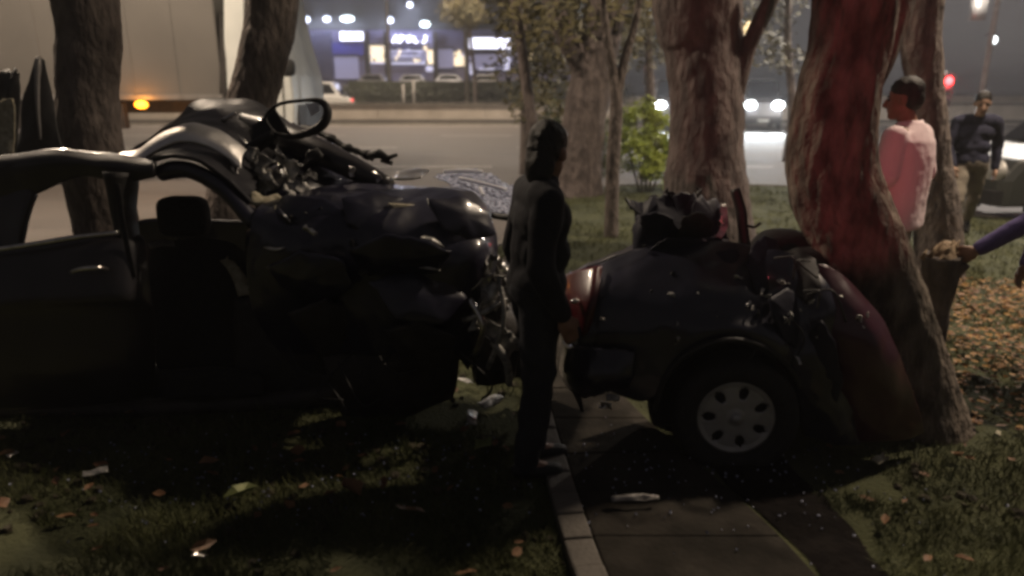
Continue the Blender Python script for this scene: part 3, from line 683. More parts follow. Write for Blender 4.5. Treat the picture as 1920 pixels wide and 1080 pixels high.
# cars: a shared body builder
def car(name, label, c, rz, col, s=1.0, tall=0.0, lights=None, group=None, lit_rear=False):
    t = thing(name, label, 'car', c, group); c = Vector(c)
    M = Matrix.Translation(c) @ Matrix.Rotation(rz, 4, 'Z')
    def T(vf): return [M @ (Vector(p)*s) for p in vf[0]], vf[1]
    H = 1.45+tall
    prof = [(-2.1, .35), (-2.15, .7), (-2.05, .95+tall*.4), (-1.5, 1.0+tall*.45), (-.9, H-.02), (.5, H), (1.0, 1.02+tall*.5), (1.9, .88+tall*.45), (2.12, .65), (2.12, .3)]
    V, Fs = [], []
    ys = [(-.86, .93), (-.80, 1.0), (.80, 1.0), (.86, .93)]
    for (yy_, q) in ys:
        for (x_, z_) in prof:
            inset = .16*max(0, (z_-.95-tall*.4))/.5 if z_ > .95 else 0
            V.append((x_*q if abs(x_) > 1.5 else x_, yy_*(1-inset), z_))
    n_ = len(prof)
    for j in range(3):
        for i in range(n_-1): Fs.append((j*n_+i, j*n_+i+1, (j+1)*n_+i+1, (j+1)*n_+i))
        Fs.append((j*n_+n_-1, j*n_, (j+1)*n_, (j+1)*n_+n_-1))
    Fs.append(tuple(range(n_-1, -1, -1))); Fs.append(tuple(3*n_+i for i in range(n_)))
    o = mk('body', T((V, Fs)), col, t, smooth=False); edge(o, .04, 3)
    for sy in (-1, 1):
        mk('side_window', T(sheet([[(-1.25, sy*.80, 1.02+tall*.5), (.78, sy*.80, 1.05+tall*.5)], [(-.85, sy*.735, H-.10), (.42, sy*.735, H-.09)]], 6, 4, .01, world=True)), dglass, t, smooth=False)
    mk('windscreen', T(sheet([[(1.02, -.7, 1.06+tall*.5), (1.02, .7, 1.06+tall*.5)], [(.58, -.62, H-.05), (.58, .62, H-.05)]], 6, 4, .01, world=True)), dglass, t, smooth=False)
    mk('rear_window', T(sheet([[(-1.52, -.7, 1.05+tall*.5), (-1.52, .7, 1.05+tall*.5)], [(-1.0, -.62, H-.06), (-1.0, .62, H-.06)]], 6, 4, .01, world=True)), dglass, t, smooth=False)
    for x_ in (-1.35, 1.35):
        for sy in (-1, 1):
            wheel(t, M @ Vector((x_*s, sy*.8*s, .31*s)), (M.to_3x3() @ Vector((0, sy, 0))), .31*s, .2, .2*s, 0, steel_g, 20)
    for sy in (-1, 1):
        hl = mk('headlight', T(ellipsoid((2.08, sy*.62, .72+tall*.5), (.07, .24, .17), 12, 8)), headl if lights else alu, t)  # lens made oversized to stand in for headlight glow
        mk('tail_light', T(ellipsoid((-2.1, sy*.68, .86+tall*.4), (.06, .14, .10), 10, 6)), redlit if lit_rear else tail, t)
        if lights:
            p_ = M @ Vector((2.3*s, sy*.62*s, (.72+tall*.5)*s)); tg = M @ Vector((14, sy*.62, .0))
            light('headlight_beam', 'SPOT', p_, lights, (.88, .95, 1.0), t, tg, .08, 70, .8)
    mk('bumper', T(box((2.12, 0, .42), (.14, 1.66, .2))), trim, t, smooth=False)
    mk('licence_plate', T(box((2.20, 0, .46), (.02, .5, .11))), cabm, t, smooth=False)
    return t
cw = mat('car_white', (.55, .55, .54), (.65, .65, .63), rough=.35, coat=.5, scale=2)
cg = mat('car_grey', (.10, .10, .11), (.14, .14, .15), rough=.35, coat=.5, scale=2)
csil = mat('car_silver', (.30, .31, .34), (.38, .39, .42), rough=.35, coat=.5, metal=.2, scale=2)
p = W(600, 180, 43)
car('parked_van', 'white van with red tail light behind the low wall, next to the truck cab', (p.x-.2, 43.6, 0), math.pi, cw, 1.0, .75, lit_rear=True)
for px, d, col, lab in ((705, 52, cg, 'grey car parked below the first lit shop windows'), (770, 53, csil, 'silver car parked in front of the middle shop, under lettering sign'), (838, 52, csil, 'silver car parked between the hedge and the dim shop window'), (915, 53, cw, 'white car parked below the long lit sign')):
    p = W(px, 150, d); car('parked_car', lab, (p.x, d, 1.3), 0 if px % 2 else math.pi, col, .82, .4, group='cars parked before the shops')
fc = mk('forecourt', prism([(W(640, 150, 49).x-8, 48, -.005), (W(985, 150, 49).x+14, 48, -.005), (W(985, 150, 49).x+14, 59.9, -.005), (W(640, 150, 49).x-8, 59.9, -.005)], (0, 0, 1.3)), paving, kind='structure', smooth=False)
# oncoming cars in the right half
for px, d, tall, lab, pw in ((1250, 36, .9, 'car with dazzling headlights between the sapling and the broad red tinged trunk', 1500), (1418, 36, .9, 'oncoming car with two white headlights between the broad trunk and big leaning trunk', 1700)):
    p = W(px, 250, d); dirv = Vector((-p.x, -p.y, 0)); ang = math.atan2(dirv.y, dirv.x)+.12
    car('oncoming_car', lab, (p.x, d, -.12), ang, cg, 1.0, tall, pw, group='oncoming cars with headlights on')
p = W(1862, 300, 9.5)
car('parked_car', 'dark car at the right edge behind the purple sleeved arm', (p.x+2.15, 10.35, -.12), math.pi+.06, mat('car_dark', (.020, .022, .020), (.032, .034, .031), rough=.4, coat=.4, scale=2), 1.0, .12)
# distant white van and low building on the right
p = W(1880, 190, 34)
mk_w = thing('boundary_wall', 'pale low wall far behind the walking man, beyond the road', 'wall', (p.x, 42.5, 0))
for k in range(10):
    mk('wall_panel', box((W(1660, 190, 42.5).x+k*3.2, 42.5, .7), (3.17, .3, 1.4)), wallm, mk_w, smooth=False)

# ------------------------------------------------------------------ lamps that light the road
def street_lamp(label, base, head, power, col, group='road lamps', spot=150, lens=lampw, tgt=None):
    t = thing('street_lamp', label, 'lamp', base, group)
    bx, by, bz = base; hx, hy, hz = head
    mk('post', tube([(bx, by, bz), (bx, by, hz-.3), (bx+(hx-bx)*.15, by+(hy-by)*.15, hz+.05), (hx, hy, hz+.12)], [.10, .07, .05, .04], 12), steel_g, t)
    mk('lamp_head', merge(box((hx, hy, hz+.1), (.34, .75, .14))), steel_g, t, smooth=False)
    mk('lens', ellipsoid((hx, hy, hz), (.15, .3, .05), 14, 8), lens, t)
    light('lamp_light', 'SPOT', (hx, hy, hz-.08), power, col, t, tgt or (hx, hy+.4, 0), .22, spot, .35)
WARM = (1.0, .80, .60)
street_lamp('street lamp whose mast stands beyond the left edge, over the truck', (-8.3, 7.2, 0), (-7.4, 9.6, 8.6), 5600, WARM)
street_lamp('street lamp whose mast stands beyond the right edge, over the fallen leaves', (7.7, 5.4, 0), (6.5, 6.3, 8.2), 4300, WARM)
street_lamp('street lamp on the far side beyond the truck box', (-16.5, 41.5, 0), (-16.5, 36.4, 11.5), 7500, WARM)
street_lamp('street lamp mast rising behind the hedge near the long lit sign', (W(874, 100, 42).x, 42.0, 0), (W(874, 100, 42).x, 36.4, 11.5), 7600, WARM)
street_lamp('street lamp mast behind the lettering sign and hedge', (W(729, 100, 46).x, 46.0, 0), (W(729, 100, 46).x, 43.2, 11.5), 6000, WARM)
p = W(1836, 200, 24)
street_lamp('tall pale lamp post behind the walking man', (p.x, 24, -.12), (p.x-1.6, 20.5, 9.5), 13000, (1, .9, .80))
p = W(1832, 20, 24)
mk('junction_box', box((p.x-.1, 23.8, p.z), (.42, .26, .62)), steel_g, label='grey box mounted high on the tall lamp post', cat='box')
for px, py, d, lab, sz, mt in ((1861, 75, 50, 'single distant white lamp right of the tall lamp post', .28, lampw), (1408, 55, 24, 'warm lamp among leaves above the thin side branch', .26, lampy), (985, 102, 22, 'yellowish lamp among leaves at the picture seam', .2, lampy), (1455, 168, 60, 'far white lamp above the oncoming headlights', .2, lampw)):
    q = W(px, py, d); t = thing('street_lamp', lab, 'lamp', (q.x, d+.4, -.1))
    mk('post', tube([(q.x, d+.4, -.1), (q.x, d+.4, q.z+.1)], .05, 8), steel_d, t); mk('lamp_head', box((q.x, d+.2, q.z+sz+.08), (sz*1.6, .7, .1)), steel_d, t, smooth=False)
    mk('lens', ellipsoid((q.x, d, q.z), (sz, sz*.7, sz), 14, 8), mt, t)
# traffic signal
q = W(1777, 152, 22)
ts = thing('traffic_light', 'traffic light showing red above the walking man', 'traffic light', (q.x, 22.2, -.12))
mk('post', tube([(q.x, 22.2, -.12), (q.x, 22.2, q.z+.3)], .06, 10), steel_d, ts)
mk('housing', box((q.x, 22.06, q.z-.28), (.32, .24, .95)), trim, ts, smooth=False)
for k, m_ in enumerate((redsig, dglass, dglass)): mk('lens', ellipsoid((q.x, 21.93, q.z-.28*k), (.12, .04, .12), 16, 8), m_, ts)
light('signal_light', 'POINT', (q.x, 21.7, q.z), 60, (1, .05, .05), ts, size=.1)
for px, py, d, lab in ((1216, 127, 27, 'small red signal light glowing above the dazzling headlights'),):
    q = W(px, py, d); t = thing('traffic_light', lab, 'traffic light', (q.x, d+.2, -.12))
    mk('post', tube([(q.x, d+.2, -.12), (q.x, d+.2, q.z+.3)], .06, 8), steel_d, t); mk('housing', box((q.x, d+.1, q.z-.2), (.3, .2, .8)), trim, t, smooth=False)
    mk('lens', ellipsoid((q.x, d-.03, q.z), (.11, .04, .11), 12, 8), redsig, t)
# red rotating beacon of the emergency vehicles, standing behind the photographer
BX, BY = -0.7, -4.0
bc = thing('warning_beacon', 'red rotating warning beacon on a stand behind the photographer', 'beacon', (BX, BY, 0))
mk('stand', merge(tube([(BX, BY, .4), (BX, BY, 1.8)], .03, 10), *[tube([(BX, BY, .7), (BX+.5*math.cos(w), BY+.5*math.sin(w), 0)], .02, 8) for w in (0, 2.1, 4.2)]), steel_d, bc)
mk('base', cyl((BX, BY, 1.82), (0, 0, 1), .1, .08), trim, bc)
mk('reflector', sheet([[(BX-.08, BY, 1.87), (BX-.06, BY-.08, 1.87), (BX+.02, BY-.1, 1.87)], [(BX-.08, BY, 2.0), (BX-.06, BY-.08, 2.0), (BX+.02, BY-.1, 2.0)]], 8, 4, .004, world=True), chrome, bc)
light('beacon_light', 'SPOT', (BX+.04, BY+.06, 1.94), 430, (1.0, .13, .17), bc, (BX+math.cos(R(73.2))*9, BY+math.sin(R(73.2))*9, 1.80), .05, 16, .5)

# ------------------------------------------------------------------ front half of the wrecked car
fo = W(420, 600, 4.0)
fwk = thing('car_front_half', 'crushed black blue front half of a car with smashed roof and bare seat', 'wrecked car', (fo.x, 4.0, 0))
D = sheet([[(-60, 474, 3.36), (60, 456, 3.36), (140, 443, 3.36), (225, 434, 3.40), (268, 440, 3.46)],
           [(-60, 500, 3.30), (60, 484, 3.30), (140, 472, 3.30), (228, 462, 3.34), (276, 466, 3.42)],
           [(-60, 570, 3.22), (60, 560, 3.22), (140, 556, 3.23), (232, 552, 3.27), (285, 556, 3.38)],
           [(-60, 600, 3.25), (60, 596, 3.25), (140, 590, 3.25), (236, 588, 3.29), (290, 592, 3.38)],
           [(-60, 700, 3.27), (60, 700, 3.27), (140, 696, 3.27), (240, 690, 3.30), (292, 690, 3.40)],
           [(-60, 770, 3.36), (60, 768, 3.36), (150, 762, 3.36), (240, 752, 3.38), (290, 745, 3.45)]], 50, 40, .03, .014, 2.6)
dr = mk('rear_door', D, doorm, fwk)
h_ = spline([W(135, 510, 3.22), W(155, 504, 3.17), W(185, 502, 3.17), W(200, 505, 3.25)], 10)
mk('handle', tube(h_, .011, 8), chrome, dr)
mk('belt_moulding', tube(spline([W(-60, 476, 3.31), W(60, 458, 3.31), W(140, 445, 3.31), W(222, 436, 3.35)], 16), .012, 8), chrome, dr)
mk('rear_pillar', sheet([[(-60, 300, 3.55), (10, 315, 3.5), (62, 362, 3.45)], [(-60, 400, 3.45), (0, 410, 3.42), (42, 412, 3.40)], [(-60, 485, 3.38), (0, 474, 3.38), (34, 464, 3.38)]], 14, 14, .04, .012, 6), doorm, fwk)
mk('roof_rail', sheet([[(-60, 300, 3.50), (50, 284, 3.50), (140, 278, 3.50), (230, 290, 3.5), (290, 298, 3.5)], [(-60, 318, 3.44), (50, 306, 3.44), (140, 302, 3.44), (230, 312, 3.44), (290, 316, 3.46)],
                       [(-60, 372, 3.46), (40, 374, 3.46), (146, 334, 3.46), (230, 342, 3.46), (290, 332, 3.46)]], 34, 12, .03, .014, 7), doorm, fwk)
mk('centre_pillar', tube(spline([W(228, 322, 3.48), W(232, 400, 3.46), W(244, 470, 3.43), W(256, 560, 3.42), W(266, 690, 3.42)], 20), [v.x for v in spline([(.11, 0, 0), (.085, 0, 0), (.08, 0, 0), (.09, 0, 0), (.08, 0, 0)], 20)], 14, jit=.15, flat=.6), trim, fwk)
mk('seat_belt', sheet([[(214, 345, 3.36), (224, 345, 3.36)], [(226, 430, 3.34), (236, 430, 3.34)], [(246, 520, 3.32), (256, 520, 3.32)]], 4, 16, .004, .006, 8), fabric, fwk)
RF = sheet([[(-60, 328, 3.45), (80, 310, 3.45), (200, 312, 3.48), (270, 318, 3.5), (330, 306, 3.5), (400, 326, 3.52), (462, 388, 3.5)],
            [(-60, 312, 3.8), (80, 304, 3.8), (200, 306, 3.9), (262, 302, 3.9), (330, 266, 3.9), (420, 278, 3.9), (490, 335, 3.8)],
            [(-60, 318, 4.3), (80, 312, 4.3), (180, 314, 4.4), (255, 296, 4.4), (340, 236, 4.3), (430, 238, 4.3), (520, 295, 4.2)],
            [(-60, 326, 4.75), (80, 322, 4.75), (180, 318, 4.8), (292, 262, 4.85), (375, 202, 4.85), (480, 194, 4.8), (570, 250, 4.6)]], 90, 50, .02, .036, 4.5)
rf = mk('crushed_roof', RF, mat('dusty_roof_paint', (0.010, 0.010, 0.014), (0.020, 0.019, 0.022), rough=0.5, scale=5, bump=.08, spec=.35, bscale=25), fwk)
tr_ = [W(*q) for q in ((228, 284, 3.74), (262, 278, 3.74), (300, 250, 3.74), (350, 230, 3.74), (398, 238, 3.75), (440, 262, 3.75), (462, 282, 3.75))]
mk('bent_roof_trim', sheet([tr_, [q+Vector((.006, -.055, -.014)) for q in tr_], [q+Vector((.01, -.11, -.045)) for q in tr_], [q+Vector((.012, -.13, -.09)) for q in tr_]], 44, 10, .02, .005, 14, world=True), mat('brushed_trim', (.72, .70, .67), (.85, .82, .78), rough=.46, metal=1.0, scale=18, bump=.1), fwk)
mk('roof_edge_strip', tube(spline([W(300, 246, 4.8), W(335, 222, 4.82), W(372, 199, 4.82), W(420, 192, 4.8), W(455, 196, 4.8)], 20), .010, 8), chrome, fwk)
mk('bent_strip', tube([W(408, 230, 4.4), W(425, 222, 4.3), W(442, 211, 4.3)], .012, 8), chrome, fwk)
mk('bent_strip', tube([W(408, 232, 4.4), W(440, 250, 4.2), W(462, 270, 4.1)], .010, 8), chrome, fwk)
mk('windscreen_pillar', tube(spline([W(300, 326, 3.55), W(345, 316, 3.55), W(400, 340, 3.55), W(440, 375, 3.52), W(478, 420, 3.48)], 24), .042, 12, jit=.2, freq=9), paint, fwk)
mk('cowl_bar', tube(spline([W(455, 225, 4.5), W(520, 250, 4.3), W(580, 276, 4.1), W(640, 304, 4.0), W(730, 348, 3.9)], 26), [v.x for v in spline([(.05, 0, 0), (.085, 0, 0), (.08, 0, 0), (.07, 0, 0), (.05, 0, 0)], 26)], 14, jit=.1, freq=6), doorm, fwk)
mk('bonnet', sheet([[(470, 262, 4.5), (560, 250, 4.5), (640, 290, 4.4), (730, 335, 4.2)], [(470, 330, 4.0), (560, 320, 4.0), (650, 335, 3.95), (760, 352, 3.95)], [(480, 420, 3.75), (560, 400, 3.7), (660, 380, 3.7), (780, 372, 3.75)]], 60, 44, .02, .045, 5), paint, fwk)
mk('rubber_strip', tube(spline([W(545, 238, 4.35), W(600, 250, 4.3), W(650, 276, 4.2), W(700, 296, 4.15)], 24), [.022+.012*math.sin(k*1.9)*math.sin(k*.7) for k in range(24)], 8, jit=.4, freq=16), trim, fwk)
mk('wiper_arm', merge(tube([W(690, 292, 4.15), W(712, 288, 4.1), W(728, 296, 4.1), W(745, 290, 4.1)], [.02, .028, .018, .012], 8, jit=.4, freq=20), tube([W(715, 300, 4.12), W(735, 306, 4.1)], .014, 6)), trim, fwk)
# mirror loop: a black shell without glass; a bright shard is set in as its glint
oc = [W(515, 250, 3.95), W(498, 222, 3.97), W(520, 197, 3.97), W(560, 189, 3.97), W(598, 189, 3.97), W(614, 205, 3.95), W(608, 230, 3.94), W(585, 246, 3.93), W(548, 256, 3.93), W(515, 250, 3.95)]
mi = mk('door_mirror', tube(spline(oc, 50), [.010+.016*max(0, math.sin((k-18)/49*math.pi*1.6)) for k in range(50)], 10), trim, fwk)
mk('mirror_stalk', tube(spline([W(515, 250, 3.95), W(480, 275, 4.0), W(450, 300, 4.05)], 10), [v.x for v in spline([(.025, 0, 0), (.04, 0, 0), (.05, 0, 0)], 10)], 10), trim, mi)
mk('glint_shard', prism([W(572, 194, 3.96), W(596, 193, 3.96), W(600, 208, 3.95), (W(584, 218, 3.95))], (0, .004, 0)), chrome, mi, smooth=False)
mk('mirror_shell', sheet([[(470, 236, 4.05), (500, 215, 4.03), (512, 200, 4.03)], [(470, 262, 4.0), (510, 252, 3.98), (545, 250, 3.98)]], 12, 6, .015, .012, 9), trim, mi)
# main crumpled flank: door and wing folded together
FL = sheet([[(545, 352, 3.95), (620, 350, 3.95), (700, 348, 3.95), (800, 346, 3.95), (880, 362, 3.9), (914, 396, 3.85)],
            [(490, 378, 3.52), (580, 372, 3.52), (680, 366, 3.52), (790, 362, 3.52), (885, 376, 3.5), (924, 412, 3.5)],
            [(470, 425, 3.40), (560, 420, 3.36), (660, 412, 3.32), (780, 416, 3.30), (890, 424, 3.32), (938, 444, 3.42)],
            [(465, 500, 3.42), (560, 496, 3.30), (660, 488, 3.24), (780, 482, 3.20), (890, 484, 3.22), (934, 505, 3.36)],
            [(480, 585, 3.45), (570, 580, 3.34), (660, 578, 3.26), (780, 572, 3.20), (868, 584, 3.26), (905, 604, 3.40)],
            [(520, 660, 3.5), (600, 664, 3.40), (690, 662, 3.30), (780, 655, 3.26), (850, 664, 3.30), (880, 695, 3.42)]], 120, 100, .012, .050, 3.4)
fl = mk('crumpled_flank', FL, paint, fwk)
mk('gap_patch', sheet([[(728, 380, 3.40), (772, 383, 3.40), (816, 385, 3.40)], [(742, 396, 3.38), (772, 404, 3.37), (804, 400, 3.38)], [(756, 406, 3.38), (774, 410, 3.37), (792, 406, 3.38)]], 14, 8, .01, .004, 10), foam, fl)  # pale patch stands in for a see-through gap to the lit road
mk('crease_strip', tube(spline([W(790, 445, 3.20), W(810, 452, 3.17), W(832, 463, 3.19)], 8), [.004, .010, .014, .016, .015, .011, .007, .003], 8), torn, fl)
mk('crease_strip', tube(spline([W(785, 502, 3.14), W(806, 503, 3.12), W(826, 507, 3.14)], 8), [.002, .004, .006, .007, .007, .005, .003, .002], 8), torn, fl)
mk('crease_strip', tube(spline([W(495, 463, 3.32), W(516, 468, 3.28), W(535, 464, 3.30)], 8), [.003, .007, .010, .010, .009, .007, .005, .003], 8), chrome, fl)
mk('hanging_underside', sheet([[(600, 655, 3.45), (700, 640, 3.4), (800, 620, 3.35), (870, 640, 3.4)], [(620, 720, 3.4), (710, 710, 3.34), (800, 690, 3.32), (860, 700, 3.4)], [(650, 800, 3.5), (720, 790, 3.45), (800, 770, 3.42), (850, 750, 3.45)]], 30, 18, .015, .03, 6), steel_d, fwk)
mk('door_sill', tube(spline([W(-60, 772, 3.48), W(150, 768, 3.48), W(330, 762, 3.5), (W(520, 750, 3.55)), W(700, 720, 3.6)], 24), .055, 10, jit=.2, freq=6), steel_d, fwk)
mk('floor_pan', sheet([[(-60, 765, 3.5), (300, 760, 3.5), (700, 735, 3.6)], [(-60, 610, 4.9), (300, 610, 4.9), (700, 590, 4.9)]], 26, 16, .02, .02, 4), steel_d, fwk)
mk('far_side_panel', sheet([[(-60, 470, 4.85), (120, 468, 4.85), (215, 450, 4.85), (262, 414, 4.85), (360, 412, 4.85), (480, 414, 4.8), (560, 400, 4.7)], [(-60, 540, 4.9), (120, 540, 4.9), (215, 530, 4.9), (262, 520, 4.9), (360, 520, 4.9), (480, 520, 4.85), (560, 520, 4.8)],
                            [(-60, 625, 4.9), (120, 625, 4.9), (215, 625, 4.9), (262, 625, 4.9), (360, 625, 4.9), (480, 620, 4.85), (560, 620, 4.8)]], 44, 18, .03, .02, 5), paint, fwk)
# seat
st = mk('seat_back', sheet([[(284, 470, 4.02), (310, 454, 4.0), (370, 448, 4.0), (430, 454, 4.0), (462, 478, 4.02)], [(276, 520, 3.86), (310, 500, 3.84), (370, 496, 3.82), (430, 500, 3.84), (470, 522, 3.88)], [(282, 600, 3.8), (320, 600, 3.76), (380, 600, 3.74), (430, 600, 3.76), (468, 600, 3.82)],
                            [(296, 700, 3.75), (330, 700, 3.70), (380, 700, 3.68), (430, 700, 3.70), (462, 700, 3.76)]], 30, 30, .14, .008, 6), fabric, fwk)
hc = W(345, 406, 4.05)
mk('headrest', merge(ellipsoid(hc, (.145, .07, .12), 24, 14, p=4.0), tube([hc+Vector((-.05, 0, -.1)), hc+Vector((-.05, .02, -.24))], .008, 8), tube([hc+Vector((.05, 0, -.1)), hc+Vector((.05, .02, -.24))], .008, 8)), fabric, fwk)
mk('torn_foam', sheet([[(413, 488, 3.80), (424, 486, 3.79)], [(428, 508, 3.77), (446, 504, 3.77)], [(438, 530, 3.75), (458, 526, 3.75)], [(446, 556, 3.73), (470, 552, 3.74)]], 10, 18, .03, .012, 22), foam, st)
mk('seat_bolster_patch', sheet([[(278, 456, 3.90), (300, 449, 3.89), (326, 452, 3.90)], [(280, 463, 3.86), (302, 459, 3.85), (328, 460, 3.87)]], 10, 5, .015, .004, 10), steel_g, st)
mk('seat_cushion', sheet([[(290, 690, 3.75), (380, 690, 3.72), (480, 690, 3.75)], [(285, 700, 3.5), (380, 696, 3.48), (490, 700, 3.52)], [(290, 745, 3.46), (380, 745, 3.44), (490, 742, 3.48)]], 20, 14, .04, .01, 6), fabric, fwk)
mk('dashboard', sheet([[(470, 425, 4.5), (560, 420, 4.4)], [(462, 450, 4.0), (560, 450, 3.9)], [(470, 600, 3.9), (570, 600, 3.8)]], 16, 16, .05, .03, 6), trim, fwk)
mk('dark_cover', sheet([[(440, 560, 3.62), (540, 560, 3.62), (660, 580, 3.62)], [(440, 680, 3.58), (540, 680, 3.56), (660, 690, 3.56)], [(440, 775, 3.56), (540, 772, 3.56), (660, 765, 3.56)]], 20, 14, .02, .02, 5), trim, fwk)  # dark sheet added to hide the lit ground behind the gap
# raised torn metal at the back of the roof
mk('torn_door_edge', sheet([[(66, 108, 4.70), (74, 106, 4.7), (82, 112, 4.7)], [(46, 180, 4.66), (74, 180, 4.62), (98, 178, 4.66)], [(36, 240, 4.6), (74, 240, 4.56), (108, 240, 4.6)], [(28, 305, 4.5), (74, 300, 4.5), (118, 300, 4.5)]], 14, 20, .02, .018, 9), trim, fwk)
mk('bent_strip', tube(spline([W(72, 108, 4.62), W(70, 150, 4.58), W(71, 200, 4.55), W(76, 262, 4.52)], 16), [.016, .018, .02, .02, .018, .016, .016, .015, .014, .013, .012, .011, .010, .010, .008, .006], 8), steel_g, fwk)
mk('torn_metal', sheet([[(-20, 150, 4.5), (20, 130, 4.5), (36, 140, 4.5)], [(-20, 200, 4.45), (10, 190, 4.42), (38, 190, 4.45)], [(-20, 300, 4.4), (8, 300, 4.38), (30, 300, 4.4)]], 12, 16, .012, .03, 10, ragged=.03), trim, fwk)
mk('pale_lining', sheet([[(-20, 210, 4.34), (14, 182, 4.34), (26, 200, 4.34)], [(-20, 300, 4.32), (10, 300, 4.31), (27, 296, 4.32)]], 10, 14, .01, .015, 12, ragged=.02), foam, fwk)
def shard(parent, px, py, d, r, m, name='torn_metal', el=1.0):
    c = W(px, py, d); a = Vector((random.gauss(0, 1), random.gauss(0, .6), random.gauss(0, 1))).normalized(); b2 = Vector((random.gauss(0, 1), random.gauss(0, .8), random.gauss(0, 1)))
    b2 = (b2-a*b2.dot(a)).normalized(); n2 = a.cross(b2)
    rows = [[c+a*r*el*u+b2*r*.5*v*random.uniform(.5, 1.2)+n2*r*random.gauss(0, .25) for u in (-1, -.3, .3, 1)] for v in (-1, 0, 1)]
    return mk(name, sheet(rows, 12, 9, .004, r*.25, 30, world=True, ragged=r*.15), m, parent)
for px, py, d, r, m in ((470, 300, 3.9, .07, torn), (492, 318, 3.8, .08, torn), (515, 330, 3.8, .07, chrome), (498, 345, 3.72, .07, torn), (530, 300, 3.9, .08, torn), (545, 325, 3.85, .07, torn), (560, 350, 3.8, .06, torn), (470, 345, 3.7, .06, trim),
                        (452, 372, 3.6, .05, torn), (505, 382, 3.55, .09, foam), (535, 375, 3.55, .07, torn), (520, 400, 3.5, .07, foam), (480, 395, 3.52, .06, torn), (445, 315, 3.7, .05, chrome), (576, 330, 3.85, .06, trim), (582, 300, 3.9, .07, trim), (660, 322, 3.9, .03, chrome), (706, 330, 3.85, .035, chrome)):
    shard(fwk, px, py, d, r, m)
for k in range(24):
    px = random.gauss(918, 22); py = 480+random.random()*215
    shard(fwk, px+(py-590)*.06, py, 3.28+random.uniform(-.08, .25), random.uniform(.045, .10), random.choice([torn, torn, chrome, torn, torn, steel_d]), el=random.uniform(.8, 1.6))
for (p1, p2, p3, r) in (((880, 560, 3.2), (905, 610, 3.15), (890, 665, 3.2), .016), ((935, 520, 3.2), (945, 600, 3.15), (915, 690, 3.25), .012), ((870, 600, 3.22), (900, 590, 3.16), (950, 560, 3.2), .014), ((925, 640, 3.2), (950, 680, 3.2), (955, 720, 3.3), .02)):
    mk('bent_pipe', tube(spline([W(*p1), W(*p2), W(*p3)], 12), r, 10, jit=.15, freq=20), random.choice([chrome, torn]), fwk)
mk('engine_block', merge(tube([W(905, 560, 3.5), W(925, 620, 3.45), W(920, 700, 3.5)], [.1, .15, .12], 12, jit=.4, freq=7), box(W(935, 640, 3.6), (.3, .3, .3), .4, .3)), steel_d, fwk)
for k in range(12):  # small chips added over the dark flank to give it bright highlights
    px = random.uniform(500, 880); py = random.choice([random.uniform(372, 430), random.uniform(372, 430), random.uniform(400, 560)])
    shard(fwk, px, py, np.interp(py, [365, 415, 485, 575], [3.49, 3.32, 3.22, 3.22])+random.uniform(-.02, .01), random.uniform(.012, .032), random.choice([torn, trim, chrome, steel_d, paint]), el=random.uniform(.8, 2.0))
for k in range(9):
    a_ = Vector(W(random.uniform(480, 860), random.uniform(600, 720), 3.3)); b2 = a_+Vector((random.uniform(-.2, .2), -.06, random.uniform(-.22, -.05))); c2 = b2+Vector((random.uniform(-.15, .15), -.03, random.uniform(-.12, .05)))
    mk('loose_wire', tube(spline([a_, b2, c2], 12), .006, 6), trim, fwk)
FPL = (
    ([(488, 400), (540, 366), (610, 372), (650, 400), (630, 450), (560, 470), (505, 450)], 3.40, -.3, -.5, paint, .06),
    ([(640, 372), (700, 356), (760, 372), (742, 420), (690, 440), (650, 420)], 3.38, .4, -.6, paint, .05),
    ([(800, 372), (868, 366), (916, 396), (930, 440), (880, 452), (830, 430)], 3.30, .5, -.5, paint, .05),
    ([(650, 470), (720, 440), (800, 452), (846, 470), (820, 510), (740, 520), (676, 505)], 3.16, -.2, .5, paint, .05),
    ([(690, 530), (770, 506), (850, 520), (880, 570), (830, 610), (740, 600)], 3.14, .3, -.5, paint, .06),
    ([(500, 500), (560, 470), (640, 490), (660, 540), (600, 580), (530, 560)], 3.28, -.5, .4, paint, .05),
    ([(540, 590), (610, 560), (680, 590), (672, 650), (600, 672)], 3.30, .4, .4, steel_d, .05),
    ([(716, 620), (790, 600), (856, 630), (840, 690), (760, 700)], 3.22, -.2, .5, steel_d, .05))
for poly, d0, a_, b_, m_, bd in FPL:
    plate('folded_plate', poly, d0, a_, b_, m_, fwk, bend=bd)
# windscreen and silver wing lying beyond the wing
wsn = mk('shattered_windscreen', sheet([[(815, 330, 4.75), (870, 322, 4.8), (935, 335, 4.85), (985, 352, 4.9)], [(845, 350, 4.45), (890, 350, 4.5), (940, 368, 4.5), (985, 385, 4.5)], [(880, 372, 4.2), (915, 388, 4.2), (945, 402, 4.2), (985, 415, 4.2)]], 40, 18, .006, .03, 8, ragged=.07), glass_b, fwk)
for pts in ([(832, 322, 4.7), (870, 320, 4.7), (905, 322, 4.7)], [(862, 334, 4.55), (905, 344, 4.5), (950, 356, 4.5)], [(900, 352, 4.4), (906, 366, 4.35)]):
    mk('bent_strip', tube(spline([W(*q) for q in pts], 10), .011, 8), mat('white_strip', (.7, .7, .75), (.8, .8, .85), rough=.3, scale=9), fwk)
mk('silver_wing', sheet([[(745, 322, 4.4), (790, 316, 4.4), (805, 318, 4.4)], [(738, 338, 4.15), (765, 334, 4.15), (790, 330, 4.15)]], 14, 8, .01, .01, 10), chrome, fwk)
mk('wing_edge', tube(spline([W(925, 404, 3.7), W(955, 408, 3.6), W(985, 404, 3.6)], 10), .018, 8), trim, fwk)

